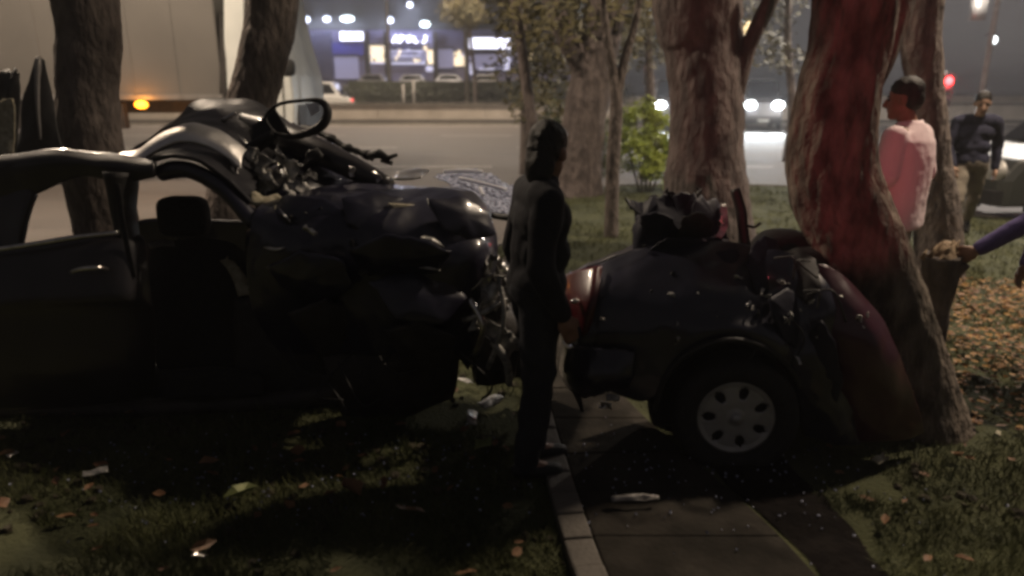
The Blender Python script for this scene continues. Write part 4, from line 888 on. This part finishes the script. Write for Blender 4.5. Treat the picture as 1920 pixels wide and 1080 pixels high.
# ------------------------------------------------------------------ rear half of the wrecked car
def rsurf(py): return float(np.interp(py, [400, 450, 545, 600, 650], [3.45, 3.30, 3.03, 2.97, 2.94]))
ro = W(1330, 700, 3.2)
rw = thing('car_rear_half', 'torn dark rear half of a car with silver alloy wheel against leaning tree', 'wrecked car', (ro.x, 3.2, 0))
Q = sheet([[(1105, 502, 3.30), (1150, 486, 3.30), (1195, 470, 3.30), (1240, 460, 3.30), (1290, 454, 3.30), (1340, 452, 3.30), (1390, 456, 3.30), (1440, 466, 3.32), (1490, 480, 3.34), (1530, 500, 3.36)],
           [(1092, 556, 3.12), (1145, 548, 3.08), (1195, 545, 3.05), (1245, 542, 3.04), (1290, 540, 3.03), (1340, 540, 3.03), (1390, 545, 3.03), (1445, 555, 3.06), (1495, 570, 3.10), (1540, 590, 3.14)],
           [(1086, 610, 3.06), (1142, 606, 3.01), (1195, 602, 2.98), (1245, 596, 2.96), (1290, 590, 2.96), (1340, 588, 2.96), (1390, 592, 2.96), (1445, 604, 2.98), (1500, 630, 3.03), (1548, 660, 3.10)],
           [(1084, 660, 3.04), (1140, 660, 2.99), (1192, 660, 2.96), (1245, 648, 2.94), (1290, 628, 2.93), (1340, 616, 2.92), (1395, 616, 2.92), (1455, 636, 2.94), (1505, 680, 3.0), (1550, 730, 3.1)],
           [(1086, 722, 3.06), (1140, 735, 3.01), (1196, 752, 2.98), (1232, 738, 2.95), (1266, 682, 2.93), (1322, 648, 2.92), (1384, 636, 2.92), (1450, 662, 2.94), (1500, 728, 3.0), (1530, 812, 3.1)]], 110, 64, .012, .020, 4)
qp = mk('quarter_panel', Q, paint, rw)
mk('fuel_flap', sheet([[(1118, 626, 2.985), (1162, 624, 2.975)], [(1118, 646, 2.985), (1162, 645, 2.975)]], 6, 5, .006, .001, 5), steel_d, qp)
mk('wheel_arch_lip', tube(spline([W(1228, 770, 2.96), W(1246, 712, 2.93), W(1290, 662, 2.91), W(1372, 637, 2.90), W(1448, 660, 2.92), W(1496, 716, 2.96), W(1510, 780, 3.0)], 30), .014, 8), trim, qp)
mk('arch_liner', sheet([[(1228, 790, 2.98), (1250, 700, 2.96), (1372, 640, 2.94), (1490, 705, 2.98), (1512, 800, 3.02)], [(1240, 770, 3.3), (1262, 690, 3.3), (1372, 640, 3.3), (1470, 690, 3.3), (1490, 780, 3.3)]], 30, 10, .01, .008, 8), trim, rw)
mk('wheel_house', sheet([[(1215, 640, 3.34), (1374, 615, 3.34), (1540, 640, 3.34)], [(1215, 760, 3.36), (1374, 760, 3.36), (1560, 760, 3.36)], [(1225, 800, 3.36), (1374, 815, 3.36), (1560, 810, 3.36)]], 14, 12, .02, .01, 5), trim, rw)
rwh = wheel(rw, W(1374, 772, 3.02), (-.10, -1, .02), .290, .2, .178, 7, alu)
mk('brake_disc', cyl(W(1374, 772, 3.06), (-.1, -1, 0), .13, .02, 32), steel_d, rw)
# back face, lamps, bumper
mk('tail_panel', sheet([[(1062, 528, 3.75), (1072, 520, 3.5), (1106, 503, 3.32)], [(1048, 600, 3.65), (1062, 606, 3.4), (1092, 606, 3.1)], [(1052, 690, 3.65), (1064, 700, 3.4), (1090, 712, 3.1)]], 18, 18, .015, .012, 7), paint, rw)
mk('tail_lamp', sheet([[(1044, 524, 3.55), (1066, 512, 3.32), (1112, 500, 3.18), (1130, 498, 3.2)], [(1040, 570, 3.5), (1058, 572, 3.2), (1098, 566, 3.04), (1120, 560, 3.04)], [(1044, 622, 3.5), (1060, 628, 3.2), (1090, 632, 3.03), (1108, 620, 3.03)]], 20, 14, .012, .003, 6), tail, rw)
mk('lamp_glint', ellipsoid(W(1078, 565, 3.07), (.022, .01, .014), 10, 8), chrome, rw)
mk('bumper', sheet([[(1052, 640, 3.5), (1064, 650, 3.1), (1100, 652, 2.98), (1150, 655, 2.95), (1190, 662, 2.95)], [(1048, 690, 3.5), (1060, 700, 3.06), (1100, 708, 2.92), (1150, 706, 2.90), (1186, 706, 2.93)], [(1062, 720, 3.5), (1078, 738, 3.08), (1112, 742, 2.95), (1150, 734, 2.94), (1180, 730, 2.96)]], 30, 16, .02, .012, 7, ragged=.012), paint, rw)
mk('hanging_bracket', tube(spline([W(1078, 730, 3.05), W(1086, 750, 3.0), W(1092, 772, 3.02)], 8), [.02, .018, .016, .016, .014, .012, .010, .006], 8, jit=.3, freq=20), trim, rw)
for px, py in ((1128, 700), (1140, 722), (1148, 745), (1122, 735), (1135, 760)): shard(rw, px, py, 2.97, .03, random.choice([torn, trim, chrome]))
mk('boot_lid', sheet([[(1066, 522, 3.6), (1120, 500, 3.4), (1200, 474, 3.3), (1280, 456, 3.3), (1340, 450, 3.3)], [(1092, 512, 3.8), (1140, 488, 3.7), (1215, 460, 3.7), (1290, 446, 3.7), (1340, 440, 3.7)], [(1130, 506, 4.0), (1170, 480, 4.0), (1230, 455, 4.0), (1300, 440, 4.0), (1350, 435, 4.0)]], 50, 26, .015, .035, 5), paint, rw)
# torn cabin edge
dusty = mat('dusty_paint', (0.010, 0.010, 0.020), (0.018, 0.018, 0.03), rough=0.55, spec=.25, scale=5, bump=.15, bscale=25)
for poly, d0, a_, b_, m_, bd in (
    ([(1190, 490), (1186, 430), (1196, 398), (1176, 384), (1184, 374), (1206, 380), (1226, 366), (1240, 374), (1252, 430), (1262, 486)], 3.42, -.5, -.5, dusty, .05),
    ([(1240, 484), (1236, 420), (1228, 372), (1248, 364), (1258, 370), (1276, 360), (1292, 366), (1300, 362), (1306, 378), (1312, 430), (1320, 480)], 3.40, .3, -.6, dusty, -.03),
    ([(1300, 482), (1296, 430), (1300, 380), (1312, 366), (1322, 378), (1338, 372), (1346, 386), (1358, 394), (1352, 430), (1362, 450), (1376, 482)], 3.43, .9, -.4, dusty, .04),
    ([(1204, 440), (1200, 404), (1230, 396), (1262, 410), (1276, 444), (1240, 462)], 3.33, -.4, .5, dusty, .03),
    ([(1268, 452), (1282, 408), (1316, 400), (1338, 416), (1330, 448), (1300, 466)], 3.32, .6, .7, trim, .04),
    ([(1216, 470), (1250, 446), (1310, 450), (1350, 470), (1330, 492), (1240, 494)], 3.27, 0, .4, dusty, .02)):
    plate('torn_plate', poly, d0, a_, b_, m_, rw, bend=bd)
mk('rear_shelf', sheet([[(1190, 392, 3.9), (1260, 378, 3.9), (1350, 388, 3.9)], [(1196, 470, 4.0), (1270, 460, 4.0), (1370, 466, 4.0)]], 24, 12, .02, .03, 8, ragged=.03), trim, rw)
mk('torn_metal', sheet([[(1174, 376, 3.55), (1192, 380, 3.55), (1206, 392, 3.55)], [(1182, 388, 3.53), (1192, 394, 3.53), (1204, 402, 3.53)]], 10, 6, .01, .015, 20, ragged=.012), trim, rw)
for px, py, r in ((1225, 372, .03), (1256, 364, .035), (1308, 364, .03), (1192, 430, .025)):
    shard(rw, px, py, 3.56, r, trim)
mk('bright_torn_edge', sheet([[(1352, 382, 3.46), (1362, 384, 3.46)], [(1350, 405, 3.42), (1366, 404, 3.42)], [(1346, 425, 3.4), (1364, 428, 3.4)], [(1338, 440, 3.38), (1354, 446, 3.38)]], 8, 16, .008, .010, 20, ragged=.008), torn, rw)
for px, py, r in ((1352, 412, .03), (1330, 462, .02), (1320, 436, .018), (1360, 455, .025)): shard(rw, px, py, 3.36, r, chrome)
mk('torn_pillar', tube(spline([W(1378, 354, 3.46), W(1388, 390, 3.44), W(1394, 430, 3.42), W(1396, 480, 3.4)], 14), [.022, .024, .026, .026, .026, .027, .028, .028, .028, .028, .03, .03, .032, .034], 8, jit=.2, freq=12), trim, rw)
mk('loose_wire', tube(spline([W(1394, 428, 3.42), W(1404, 424, 3.4), (W(1414, 426, 3.38)), W(1426, 418, 3.38)], 14), .008, 6), trim, rw)
mk('rear_seat', merge(ellipsoid(W(1462, 500, 3.55), (.17, .12, .20), 22, 14, p=2.8), ellipsoid(W(1505, 540, 3.45), (.16, .12, .22), 18, 12, p=2.6)), fabric, rw)
mk('torn_side', sheet([[(1420, 470, 3.2), (1470, 470, 3.15), (1520, 490, 3.12), (1556, 515, 3.12)], [(1430, 560, 3.05), (1480, 560, 3.02), (1530, 580, 3.0), (1570, 600, 3.02)], [(1470, 650, 2.98), (1510, 660, 2.96), (1550, 680, 2.96), (1590, 700, 3.0)], [(1500, 750, 3.0), (1530, 760, 2.98), (1565, 780, 2.98), (1600, 800, 3.02)], [(1510, 822, 3.02), (1540, 826, 3.0), (1575, 830, 3.0), (1610, 832, 3.02)]], 60, 60, .014, .05, 6), paint, rw)
for px, py, r, m in ((1310, 552, .014, chrome), (1482, 598, .028, torn), (1470, 602, .02, chrome), (1440, 556, .02, torn), (1410, 580, .022, torn), (1420, 590, .02, trim), (1496, 676, .022, chrome), (1361, 625, .022, torn), (1330, 632, .022, steel_d), (1470, 530, .03, torn), (1445, 560, .02, torn), (1530, 745, .02, trim), (1130, 598, .012, chrome)):
    shard(rw, px, py, rsurf(py)-.012, r, m)
for poly, d0, a_, b_, m_, bd in (
    ([(1400, 500), (1412, 462), (1436, 440), (1462, 448), (1470, 490), (1452, 540), (1420, 552)], 3.16, .5, -.6, dusty, .05),
    ([(1462, 470), (1500, 462), (1530, 486), (1540, 540), (1512, 570), (1478, 548)], 3.10, -.4, -.7, trim, .04),
    ([(1440, 560), (1476, 540), (1520, 566), (1536, 624), (1506, 660), (1470, 640), (1450, 600)], 3.00, .5, -.3, dusty, .04),
    ([(1500, 640), (1540, 600), (1566, 640), (1580, 720), (1560, 790), (1530, 760), (1512, 700)], 2.97, -.6, .2, dusty, .05),
    ([(1344, 470), (1384, 466), (1412, 500), (1400, 548), (1362, 540)], 3.18, .3, -.7, dusty, .02)):
    plate('torn_plate', poly, d0, a_, b_, m_, rw, bend=bd)
for k in range(8):
    a_ = W(random.uniform(1400, 1540), random.uniform(480, 620), 3.0); b2 = a_+Vector((random.uniform(-.12, .12), -.06, random.uniform(-.16, .08))); c2 = b2+Vector((random.uniform(-.12, .12), 0, random.uniform(-.15, 0)))
    mk('loose_wire', tube(spline([a_, b2, c2], 12), .005, 6), trim, rw)
for k in range(22):
    py = random.uniform(400, 640); px = random.uniform(1200, 1355) if py < 470 else random.uniform(1190, 1540)
    shard(rw, px, py, rsurf(py)-.01, random.uniform(.008, .020), random.choice([torn, chrome, trim, torn]))
mk('red_side_panel', sheet([[(1534, 496, 3.13), (1552, 500, 3.12), (1578, 515, 3.11), (1600, 536, 3.12)], [(1540, 580, 3.03), (1576, 580, 2.99), (1616, 584, 2.98), (1652, 598, 3.03)], [(1552, 670, 2.99), (1596, 668, 2.94), (1648, 668, 2.93), (1692, 676, 2.99)], [(1566, 750, 3.0), (1616, 748, 2.95), (1674, 748, 2.94), (1720, 750, 3.0)], [(1580, 826, 3.05), (1630, 830, 3.02), (1686, 828, 3.02), (1734, 812, 3.06)]], 50, 60, .014, .02, 4.5), paint_r, rw)
for px, py, r in ((1608, 600, .026), (1618, 608, .02), (1626, 590, .014), (1578, 556, .010)): shard(rw, px, py, 2.96, r, chrome)  # bright chips set in as glossy highlights on the red panel

# ------------------------------------------------------------------ broken branch and debris on the ground
b0 = G(1752, 585); 
br = thing('broken_stump', 'broken branch stump with pale splintered top beside the leaning tree', 'stump', (W(1765, 570, 4.0).x, 4.0, 0))
sp_ = [Vector((W(1752, 600, 4.0).x, 4.0, -.04))]+spline([W(1753, 600, 4.0), W(1757, 555, 4.0), W(1763, 515, 3.99), W(1768, 478, 3.98)], 22)
mk('stump_wood', ridged(sp_, [.075]+[.070+.0013*k for k in range(22)], 28, .3), bark3, br)
tp_ = W(1768, 478, 3.98); ax_ = Vector((.12, -.25, 1)).normalized()
v, f = tube([tp_-ax_*.01, tp_+ax_*.02, tp_+ax_*.05], [.090, .078, .03], 22, jit=.3, freq=22)
mk('split_wood', ([p+Vector((0, 0, (.9*(p.x-tp_.x)+.05*mnoise.noise(p*40)) if p.z > tp_.z+.008 else 0)) for p in v], f), wood, br)
for k in range(5):
    a_ = W(1728+k*15, 486-3*k, 3.93+.03*(k % 3)); mk('splinter', tube([a_, a_+Vector((.012, 0, .03)), a_+Vector((.03+.01*(k % 2), .01, .055+.02*(k % 3)))], [.016, .011, .003], 6, jit=.3, freq=30), wood, br)
mk('side_branch', tube(spline([W(1762, 560, 4.0), W(1785, 530, 3.95), W(1812, 496, 3.9)], 10), .022, 10, jit=.2, freq=9), bark3, br)
for k, (px, py, r, m, lab) in enumerate(((455, 948, .075, litter3, 'large pale green leaf lying in the dark grass below the seat'), (905, 852, .06, litter3, 'round pale green leaf near the crumpled engine metal'), (660, 940, .06, litter2, 'brown curled leaf lying below the crumpled flank'),
                                         (770, 975, .07, litter2, 'long russet leaf on dark grass below the engine end'), (395, 885, .05, litter2, 'russet leaf lying under the middle of the front half'), (15, 700, .06, litter3, 'yellow green leaf at the left edge below the rear door'),
                                         (80, 745, .03, litter3, 'small green leaf under the rear door'), (385, 1045, .05, litter2, 'curled dry leaf at the bottom edge in lit grass'), (560, 862, .05, litter2, 'flat brown leaf under the hanging underside'), (720, 925, .05, litter2, 'small crumpled brown leaf among the ground litter'))):
    g = G(px, py); v, f = leafquad(g.x, g.y, .05, r, random.uniform(0, 3), random.uniform(-.2, .5), .5)
    mk('fallen_leaf', (v, f), m, smooth=False, label=lab, cat='leaf', group='larger fallen leaves')
for k, (px, py, r, m, lab) in enumerate(((180, 893, .05, torn, 'thin sliver of metal glinting in the grass below the rear door'), (885, 790, .07, torn, 'bent metal fragment on the ground below the engine metal'), (920, 760, .08, torn, 'torn metal piece lying under the engine end'), (870, 720, .06, torn, 'small torn metal piece under the front of the wreck'),
                                         (25, 858, .025, chrome, 'tiny bright fragment at the left edge in the grass'), (375, 1050, .03, chrome, 'cluster of glinting glass fragment at the bottom edge'), (1190, 945, .10, steel_g, 'pale strip of trim lying across the path slabs'), (1650, 868, .05, foam, 'pale scrap lying in grass before the red panel'), (1870, 818, .03, foam, 'small pale scrap on the grass at the right'))):
    g = G(px, py, .03); c = Vector((g.x, g.y, .045)); a = random.uniform(0, 3) if px != 1190 else .05
    ax = Vector((math.cos(a), math.sin(a), 0)); bx_ = Vector((-ax.y, ax.x, .3)); el = 1 if px != 1190 else 1.0; wd_ = .35 if px != 1190 else .10
    rows = [[c+ax*r*u+bx_*r*wd_*v+Vector((0, 0, random.uniform(0, .25)*r)) for u in (-1, -.3, .4, 1)] for v in (-1, 0, 1)]
    mk('debris', sheet(rows, 10, 7, .004, r*.12, 30, world=True), m, label=lab, cat='debris', group='crash debris on the ground')

V, Fs = [], []
rg = random.Random(3)
for k in range(420):
    cx_, cy_ = rg.choice([(-.4, 2.9), (-.9, 2.75), (.7, 2.8), (1.3, 2.75), (-1.6, 2.8)])
    x, y = cx_+rg.gauss(0, .4), cy_+rg.gauss(0, .25); r_ = rg.uniform(.002, .006)
    v, f = box((x, y, .022+r_), (r_*2, r_*1.6, r_*1.5), rg.uniform(0, 3), rg.uniform(0, 1), rg.uniform(0, 1)); k2 = len(V)
    V += v; Fs += [tuple(i+k2 for i in q) for q in f]
mk('broken_glass', (V, Fs), glass_b, label='crumbs of broken glass scattered on the ground around the wreck', kind='stuff', smooth=False)
# ------------------------------------------------------------------ people
def capsule(p0, r0, p1, r1, seg=14):
    p0, p1 = Vector(p0), Vector(p1); d = (p1-p0); L_ = max(d.length, 1e-4); d = d/L_
    pts, rad = [], []
    for k in range(5):
        w = math.pi/2*(1-k/4.0); pts.append(p0-d*r0*math.sin(w)); rad.append(max(r0*math.cos(w), 1e-3))
    for k in range(5):
        w = math.pi/2*k/4.0; pts.append(p1+d*r1*math.sin(w)); rad.append(max(r1*math.cos(w), 1e-3))
    return tube(pts, rad, seg)
def blob(name, prims, m, parent, M, voxel=.011, smooth=4, wr=0.0, wf=8.0, wz=1.6):
    v, f = merge(*prims); v = [M @ Vector(p) for p in v]
    me = bpy.data.meshes.new('tmp'); me.from_pydata([tuple(p) for p in v], [], f); me.update()
    o = bpy.data.objects.new('tmp', me); C.objects.link(o)
    rm = o.modifiers.new('r', 'REMESH'); rm.mode = 'VOXEL'; rm.voxel_size = voxel
    sm = o.modifiers.new('s', 'SMOOTH'); sm.factor = .5; sm.iterations = smooth
    dg = bpy.context.evaluated_depsgraph_get(); ev = o.evaluated_get(dg); m2 = bpy.data.meshes.new_from_object(ev)
    vv = [x.co+x.normal*wr*(mnoise.noise(Vector((x.co.x*wf, x.co.y*wf, x.co.z*wf*wz)))+1.1*(.35-abs(mnoise.noise(Vector((x.co.x*wf*.8+3, x.co.y*wf*.8, x.co.z*wf*wz*.8+x.co.x*wf))))) + .4*mnoise.noise(x.co*wf*3)) if wr else x.co.copy() for x in m2.vertices]; ff = [tuple(p.vertices) for p in m2.polygons]
    bpy.data.objects.remove(o); bpy.data.meshes.remove(me); bpy.data.meshes.remove(m2)
    return mk(name, (vv, ff), m, parent)
def hand(w, d, side, curl=.5, up_=(0, 0, 1)):
    """palm and five fingers from wrist w along d"""
    w = Vector(w); d = Vector(d).normalized(); u = Vector(up_); u = (u-d*u.dot(d)).normalized(); s_ = d.cross(u)*side
    out = [capsule(w, .027, w+d*.05, .032), capsule(w+d*.04+u*.024, .019, w+d*.085+u*.026, .016), capsule(w+d*.04-u*.022, .019, w+d*.08-u*.024, .016)]
    for k, (o_, L_) in enumerate(((.030, .068), (.011, .078), (-.009, .074), (-.028, .058))):
        a = w+d*.085+u*o_; b2 = a+d*L_*.5+s_*L_*.5*curl*.5; c2 = b2+d*L_*.5*(1-curl)+s_*L_*.5*curl
        out += [capsule(a, .0105, b2, .0095), capsule(b2, .0095, c2, .008)]
    t0 = w+d*.025+u*.028; t1 = t0+d*.035+u*.026+s_*.012; t2 = t1+d*.030+s_*.014
    out += [capsule(t0, .014, t1, .012), capsule(t1, .012, t2, .009)]
    return out
def person(label, loc, rz, J, h, mats, long_sleeve=True, hair_long=False, group=None, thin=1.0, head_turn=0.0, head_tilt=0.0, loose=0.0):
    """J: joints in local metres for a 1.75 m figure facing +Y; mats: skin, top, legs, shoes"""
    t = thing('person', label, 'person', loc, group)
    k = h/1.75; M = Matrix.Translation(Vector(loc)) @ Matrix.Rotation(rz, 4, 'Z') @ Matrix.Scale(k, 4)
    V_ = {n_: Vector(p) for n_, p in J.items()}
    sk, top, legs, shoe = mats
    hd = V_['head']; HM = Matrix.Translation(hd) @ Matrix.Rotation(head_turn, 4, 'Z') @ Matrix.Rotation(head_tilt, 4, 'X')
    def H(vf): return [HM @ p for p in vf[0]], vf[1]
    body = [H(ellipsoid((0, -.01, .035), (.076, .096, .095))), H(ellipsoid((0, .022, -.035), (.060, .072, .080))), H(ellipsoid((0, .055, -.085), (.036, .036, .03))),
            H(capsule((0, .092, .015), .010, (0, .108, -.022), .015)), H(ellipsoid((.078, -.01, .0), (.012, .022, .032))), H(ellipsoid((-.078, -.01, .0), (.012, .022, .032))),
            capsule(V_['neck'], .058, hd+Vector((0, -.015, -.06)), .052)]
    ch, pe = V_['chest'], V_['pelvis']; mid = ch.lerp(pe, .5)
    sl, sr_ = V_['shL'], V_['shR']
    torso = lambda e: [capsule(sl.lerp(sr_, .12), .072+e, sl.lerp(sr_, .88), .072+e), capsule(ch+Vector((-.075, 0, 0))*thin, .105+e, ch+Vector((.075, 0, 0))*thin, .105+e),
                       capsule(mid+Vector((-.06, .01, 0))*thin, .105+e, mid+Vector((.06, .01, 0))*thin, .105+e), capsule(pe+Vector((-.07, 0, .02))*thin, .108+e, pe+Vector((.07, 0, .02))*thin, .108+e),
                       capsule(ch, .11+e, mid, .11+e), capsule(mid, .11+e, pe, .11+e), capsule(ch+Vector((0, 0, .06)), .07+e, V_['neck'], .055+e)]
    body += torso(0)
    cloth = torso(.014)
    if loose:   # a shirt hanging straight from the shoulders
        lv = [(.845, .198, .150), (.86, .203, .155), (1.0, .200, .150), (1.15, .206, .150), (1.30, .218, .146), (1.39, .216, .132), (1.445, .165, .105), (1.49, .078, .080), (1.505, .070, .072)]
        V2, F2 = [], []
        for z_, rx_, ry_ in lv:
            off = pe.lerp(ch, min(1.0, max(0.0, (z_-.95)/.33)))
            for k3 in range(32):
                w3 = 2*math.pi*k3/32; c3, s3 = math.cos(w3), math.sin(w3)
                V2.append(Vector((off.x+math.copysign(abs(c3)**.8, c3)*rx_, off.y-.005+math.copysign(abs(s3)**.8, s3)*ry_, z_)))
        for j3 in range(len(lv)-1):
            for k3 in range(32): F2.append((j3*32+k3, j3*32+(k3+1) % 32, (j3+1)*32+(k3+1) % 32, (j3+1)*32+k3))
        F2 += [tuple(range(31, -1, -1)), tuple((len(lv)-1)*32+k3 for k3 in range(32))]
        cloth = [(V2, F2)]
    leg_c = [capsule(pe+Vector((-.07, 0, .0))*thin, .124, pe+Vector((.07, 0, .0))*thin, .124)]
    shoes = []
    for s_ in ('L', 'R'):
        sh_, el, wr = V_['sh'+s_], V_['el'+s_], V_['wr'+s_]
        body += [capsule(sh_, .055, el, .042), capsule(el, .042, wr, .028)]
        dv = (wr-el).normalized()
        body += hand(wr+dv*.01, dv, 1 if s_ == 'L' else -1, J.get('curl', .45) if not isinstance(J.get('curl'), dict) else .5)
        cloth.append(capsule(sh_, .070+loose*.5, sh_.lerp(el, .80 if not long_sleeve else 1.0), .060+loose))
        if long_sleeve: cloth.append(capsule(el, .060, wr.lerp(el, .03), .046))
        hp, kn, an, to = V_['hip'+s_], V_['kn'+s_], V_['an'+s_], V_['to'+s_]
        body += [capsule(hp, .085, kn, .055), capsule(kn, .055, an, .038), capsule(an, .036, to, .032)]
        leg_c += [capsule(hp, .100, kn, .075), capsule(kn, .075, an, .058)]
        shoes.append([capsule(an+Vector((0, 0, -.03)), .048, to+Vector((0, 0, 0)), .042), capsule(an+(an-to).normalized()*.045+Vector((0, 0, -.045)), .036, to, .04)])
    blob('body', body, sk, t, M, .0085*k, 2)
    tp = blob('top', cloth, top, t, M, .011, 5 if loose else 4, .006 if loose else .007, 6.0, .45 if loose else 1.6); blob('trousers', leg_c, legs, t, M, .011, 4, .009, 7.0)
    for s_ in shoes: blob('shoe', s_, shoe, t, M, .011, 3)
    hair = [H(ellipsoid((0, -.022, .062), (.083, .098, .086))), H(ellipsoid((0, -.052, .015), (.078, .066, .085)))]
    if hair_long: hair.append(H(ellipsoid((0, -.07, -.05), (.07, .05, .10))))
    blob('hair', hair, hairm, t, M, .007, 1, .004, 30.0, .5)
    for s_ in (-1, 1):
        e = H(ellipsoid((s_*.030, .077, .012), (.013, .008, .008), 10, 6)); mk('eye', ([M @ p for p in e[0]], e[1]), hairm, t)
        e = H(tube([Vector((s_*.014, .088, .034)), Vector((s_*.032, .086, .038)), Vector((s_*.048, .072, .032))], .0045, 6)); mk('eyebrow', ([M @ p for p in e[0]], e[1]), hairm, t)
    if loose:
        cv = ring(V_['neck']+Vector((0, -.005, .015)), (0, .12, 1), [(.074, -.025), (.080, -.02), (.072, .025), (.066, .022)], 28); mk('collar', ([M @ p for p in cv[0]], cv[1]), top, t)
        be = ring(pe+Vector((0, 0, -.085)), (0, 0, 1), [(.150, -.03), (.155, -.02), (.155, .02), (.150, .03)], 28); be = ([Vector((p.x*1.18, p.y*.86, p.z)) for p in be[0]], be[1]); mk('belt', ([M @ p for p in be[0]], be[1]), trim, t)
    e = H(ellipsoid((0, .088, -.055), (.022, .007, .006), 10, 6)); mk('mouth', ([M @ p for p in e[0]], e[1]), mat('lip', (.20, .08, .06), (.24, .10, .08), rough=.5, scale=20), t)
    return t, M
def pose(**kw):
    J = dict(pelvis=(0, 0, .95), chest=(0, -.01, 1.28), neck=(0, -.01, 1.47), head=(0, .03, 1.63), shL=(-.19, -.01, 1.41), shR=(.19, -.01, 1.41), elL=(-.24, -.03, 1.12), elR=(.24, -.03, 1.12), wrL=(-.25, .03, .87), wrR=(.25, .03, .87),
             hipL=(-.09, 0, .90), hipR=(.09, 0, .90), knL=(-.10, .02, .49), knR=(.10, .02, .49), anL=(-.10, -.02, .09), anR=(.10, -.02, .09), toL=(-.11, .13, .04), toR=(.11, .13, .04))
    J.update(kw); return J
# man in the pale shirt, seen from behind, turned towards the tree
q = W(1692, 300, 4.5)
person('man in pink shirt and cream trousers, back turned, behind the leaning tree', (q.x, 4.5, 0), R(40),
       pose(elL=(-.25, .0, 1.13), wrL=(-.12, .22, 1.08), elR=(.25, -.05, 1.13), wrR=(.16, .17, 1.02), head=(0, .045, 1.63)), 1.76, (skin, shirt_w, trous_l, trim), long_sleeve=False, thin=1.15, loose=.02, head_tilt=R(-6), head_turn=R(12))
# man walking
q = W(1812, 300, 8.1)
person('walking man in navy jumper and khaki trousers with lowered head', (q.x+.05, 8.1, 0), R(158),
       pose(neck=(0, .03, 1.46), head=(.0, .10, 1.60), elL=(-.26, -.10, 1.14), wrL=(-.27, -.06, .88), elR=(.25, .02, 1.12), wrR=(.20, .14, .90), knL=(-.12, -.14, .50), anL=(-.15, -.46, .21), toL=(-.16, -.40, .06), knR=(.11, .22, .50), anR=(.12, .27, .09), toR=(.13, .41, .05)), 1.70, (skin2, navy, khaki, trim), head_tilt=R(-18))
# person in black at the seam
q = W(1004, 600, 2.9)
pb, Mb = person('person in black with head turned away between the two car halves', (q.x, 2.9, 0), R(-76),
       pose(neck=(0, .03, 1.40), head=(0, .05, 1.525), chest=(0, .02, 1.25), shL=(-.17, .01, 1.35), shR=(.17, .0, 1.35), elR=(.21, -.04, 1.08), wrR=(.20, .06, .86), elL=(-.21, -.05, 1.08), wrL=(-.19, .05, .86), hipL=(-.075, 0, .9), hipR=(.075, 0, .9), knL=(-.07, .05, .49), knR=(.075, -.01, .49), anL=(-.07, .02, .09), anR=(.08, -.06, .09), toL=(-.08, .16, .04), toR=(.09, .08, .04)), 1.66,
       (skin, blackcl, mat('charcoal_trousers', (.012, .013, .018), (.022, .023, .03), rough=.9, scale=7, bump=.4, bscale=16), trim), thin=.9, head_tilt=R(-14), head_turn=R(48), hair_long=True)
# person reaching in from the right edge with a purple sleeve
q = W(1930, 420, 3.95)
pp, Mp = person('person in purple sleeve reaching in from the picture edge to the broken stump', (q.x+.66, 4.0, 0), R(88),
       pose(pelvis=(0, -.02, .93), chest=(0, .22, 1.14), neck=(0, .38, 1.27), head=(0, .46, 1.38), shL=(-.18, .40, 1.20), shR=(.18, .34, 1.18), elR=(.20, .36, .88), wrR=(.16, .46, .68), elL=(-.17, .68, 1.03), wrL=(-.12, .94, .83), hipL=(-.09, -.02, .88), hipR=(.09, -.02, .88), knL=(-.1, .06, .47), knR=(.1, .06, .47), anL=(-.1, -.06, .09), anR=(.1, -.06, .09), toL=(-.11, .09, .04), toR=(.11, .09, .04)), 1.75,
       (skin, purple, olive, trim), head_tilt=R(-20), head_turn=R(-60), hair_long=True)
# ------------------------------------------------------------------ night haze
def haze(density):
    b_ = 905.0
    V = [(x, y, z) for x in (-b_, b_) for y in (-b_, b_) for z in (-1.2, 15.6)]
    o = mk('haze', (V, [(0, 1, 3, 2), (4, 6, 7, 5), (0, 4, 5, 1), (2, 3, 7, 6), (0, 2, 6, 4), (1, 5, 7, 3)]), asphalt, origin=(0, 0, -1.2), label='thin night haze over the whole street', kind='stuff', smooth=False)
    m = bpy.data.materials.new('night_haze'); m.use_nodes = True; nt = m.node_tree; nt.nodes.clear()
    out = nt.nodes.new('ShaderNodeOutputMaterial'); pv = nt.nodes.new('ShaderNodeVolumePrincipled')
    pv.inputs['Color'].default_value = (.85, .85, .88, 1); pv.inputs['Density'].default_value = density; pv.inputs['Anisotropy'].default_value = .3
    nt.links.new(pv.outputs[0], out.inputs['Volume']); o.data.materials[0] = m
    return o
HAZE = 0.0022
if HAZE: haze(HAZE)
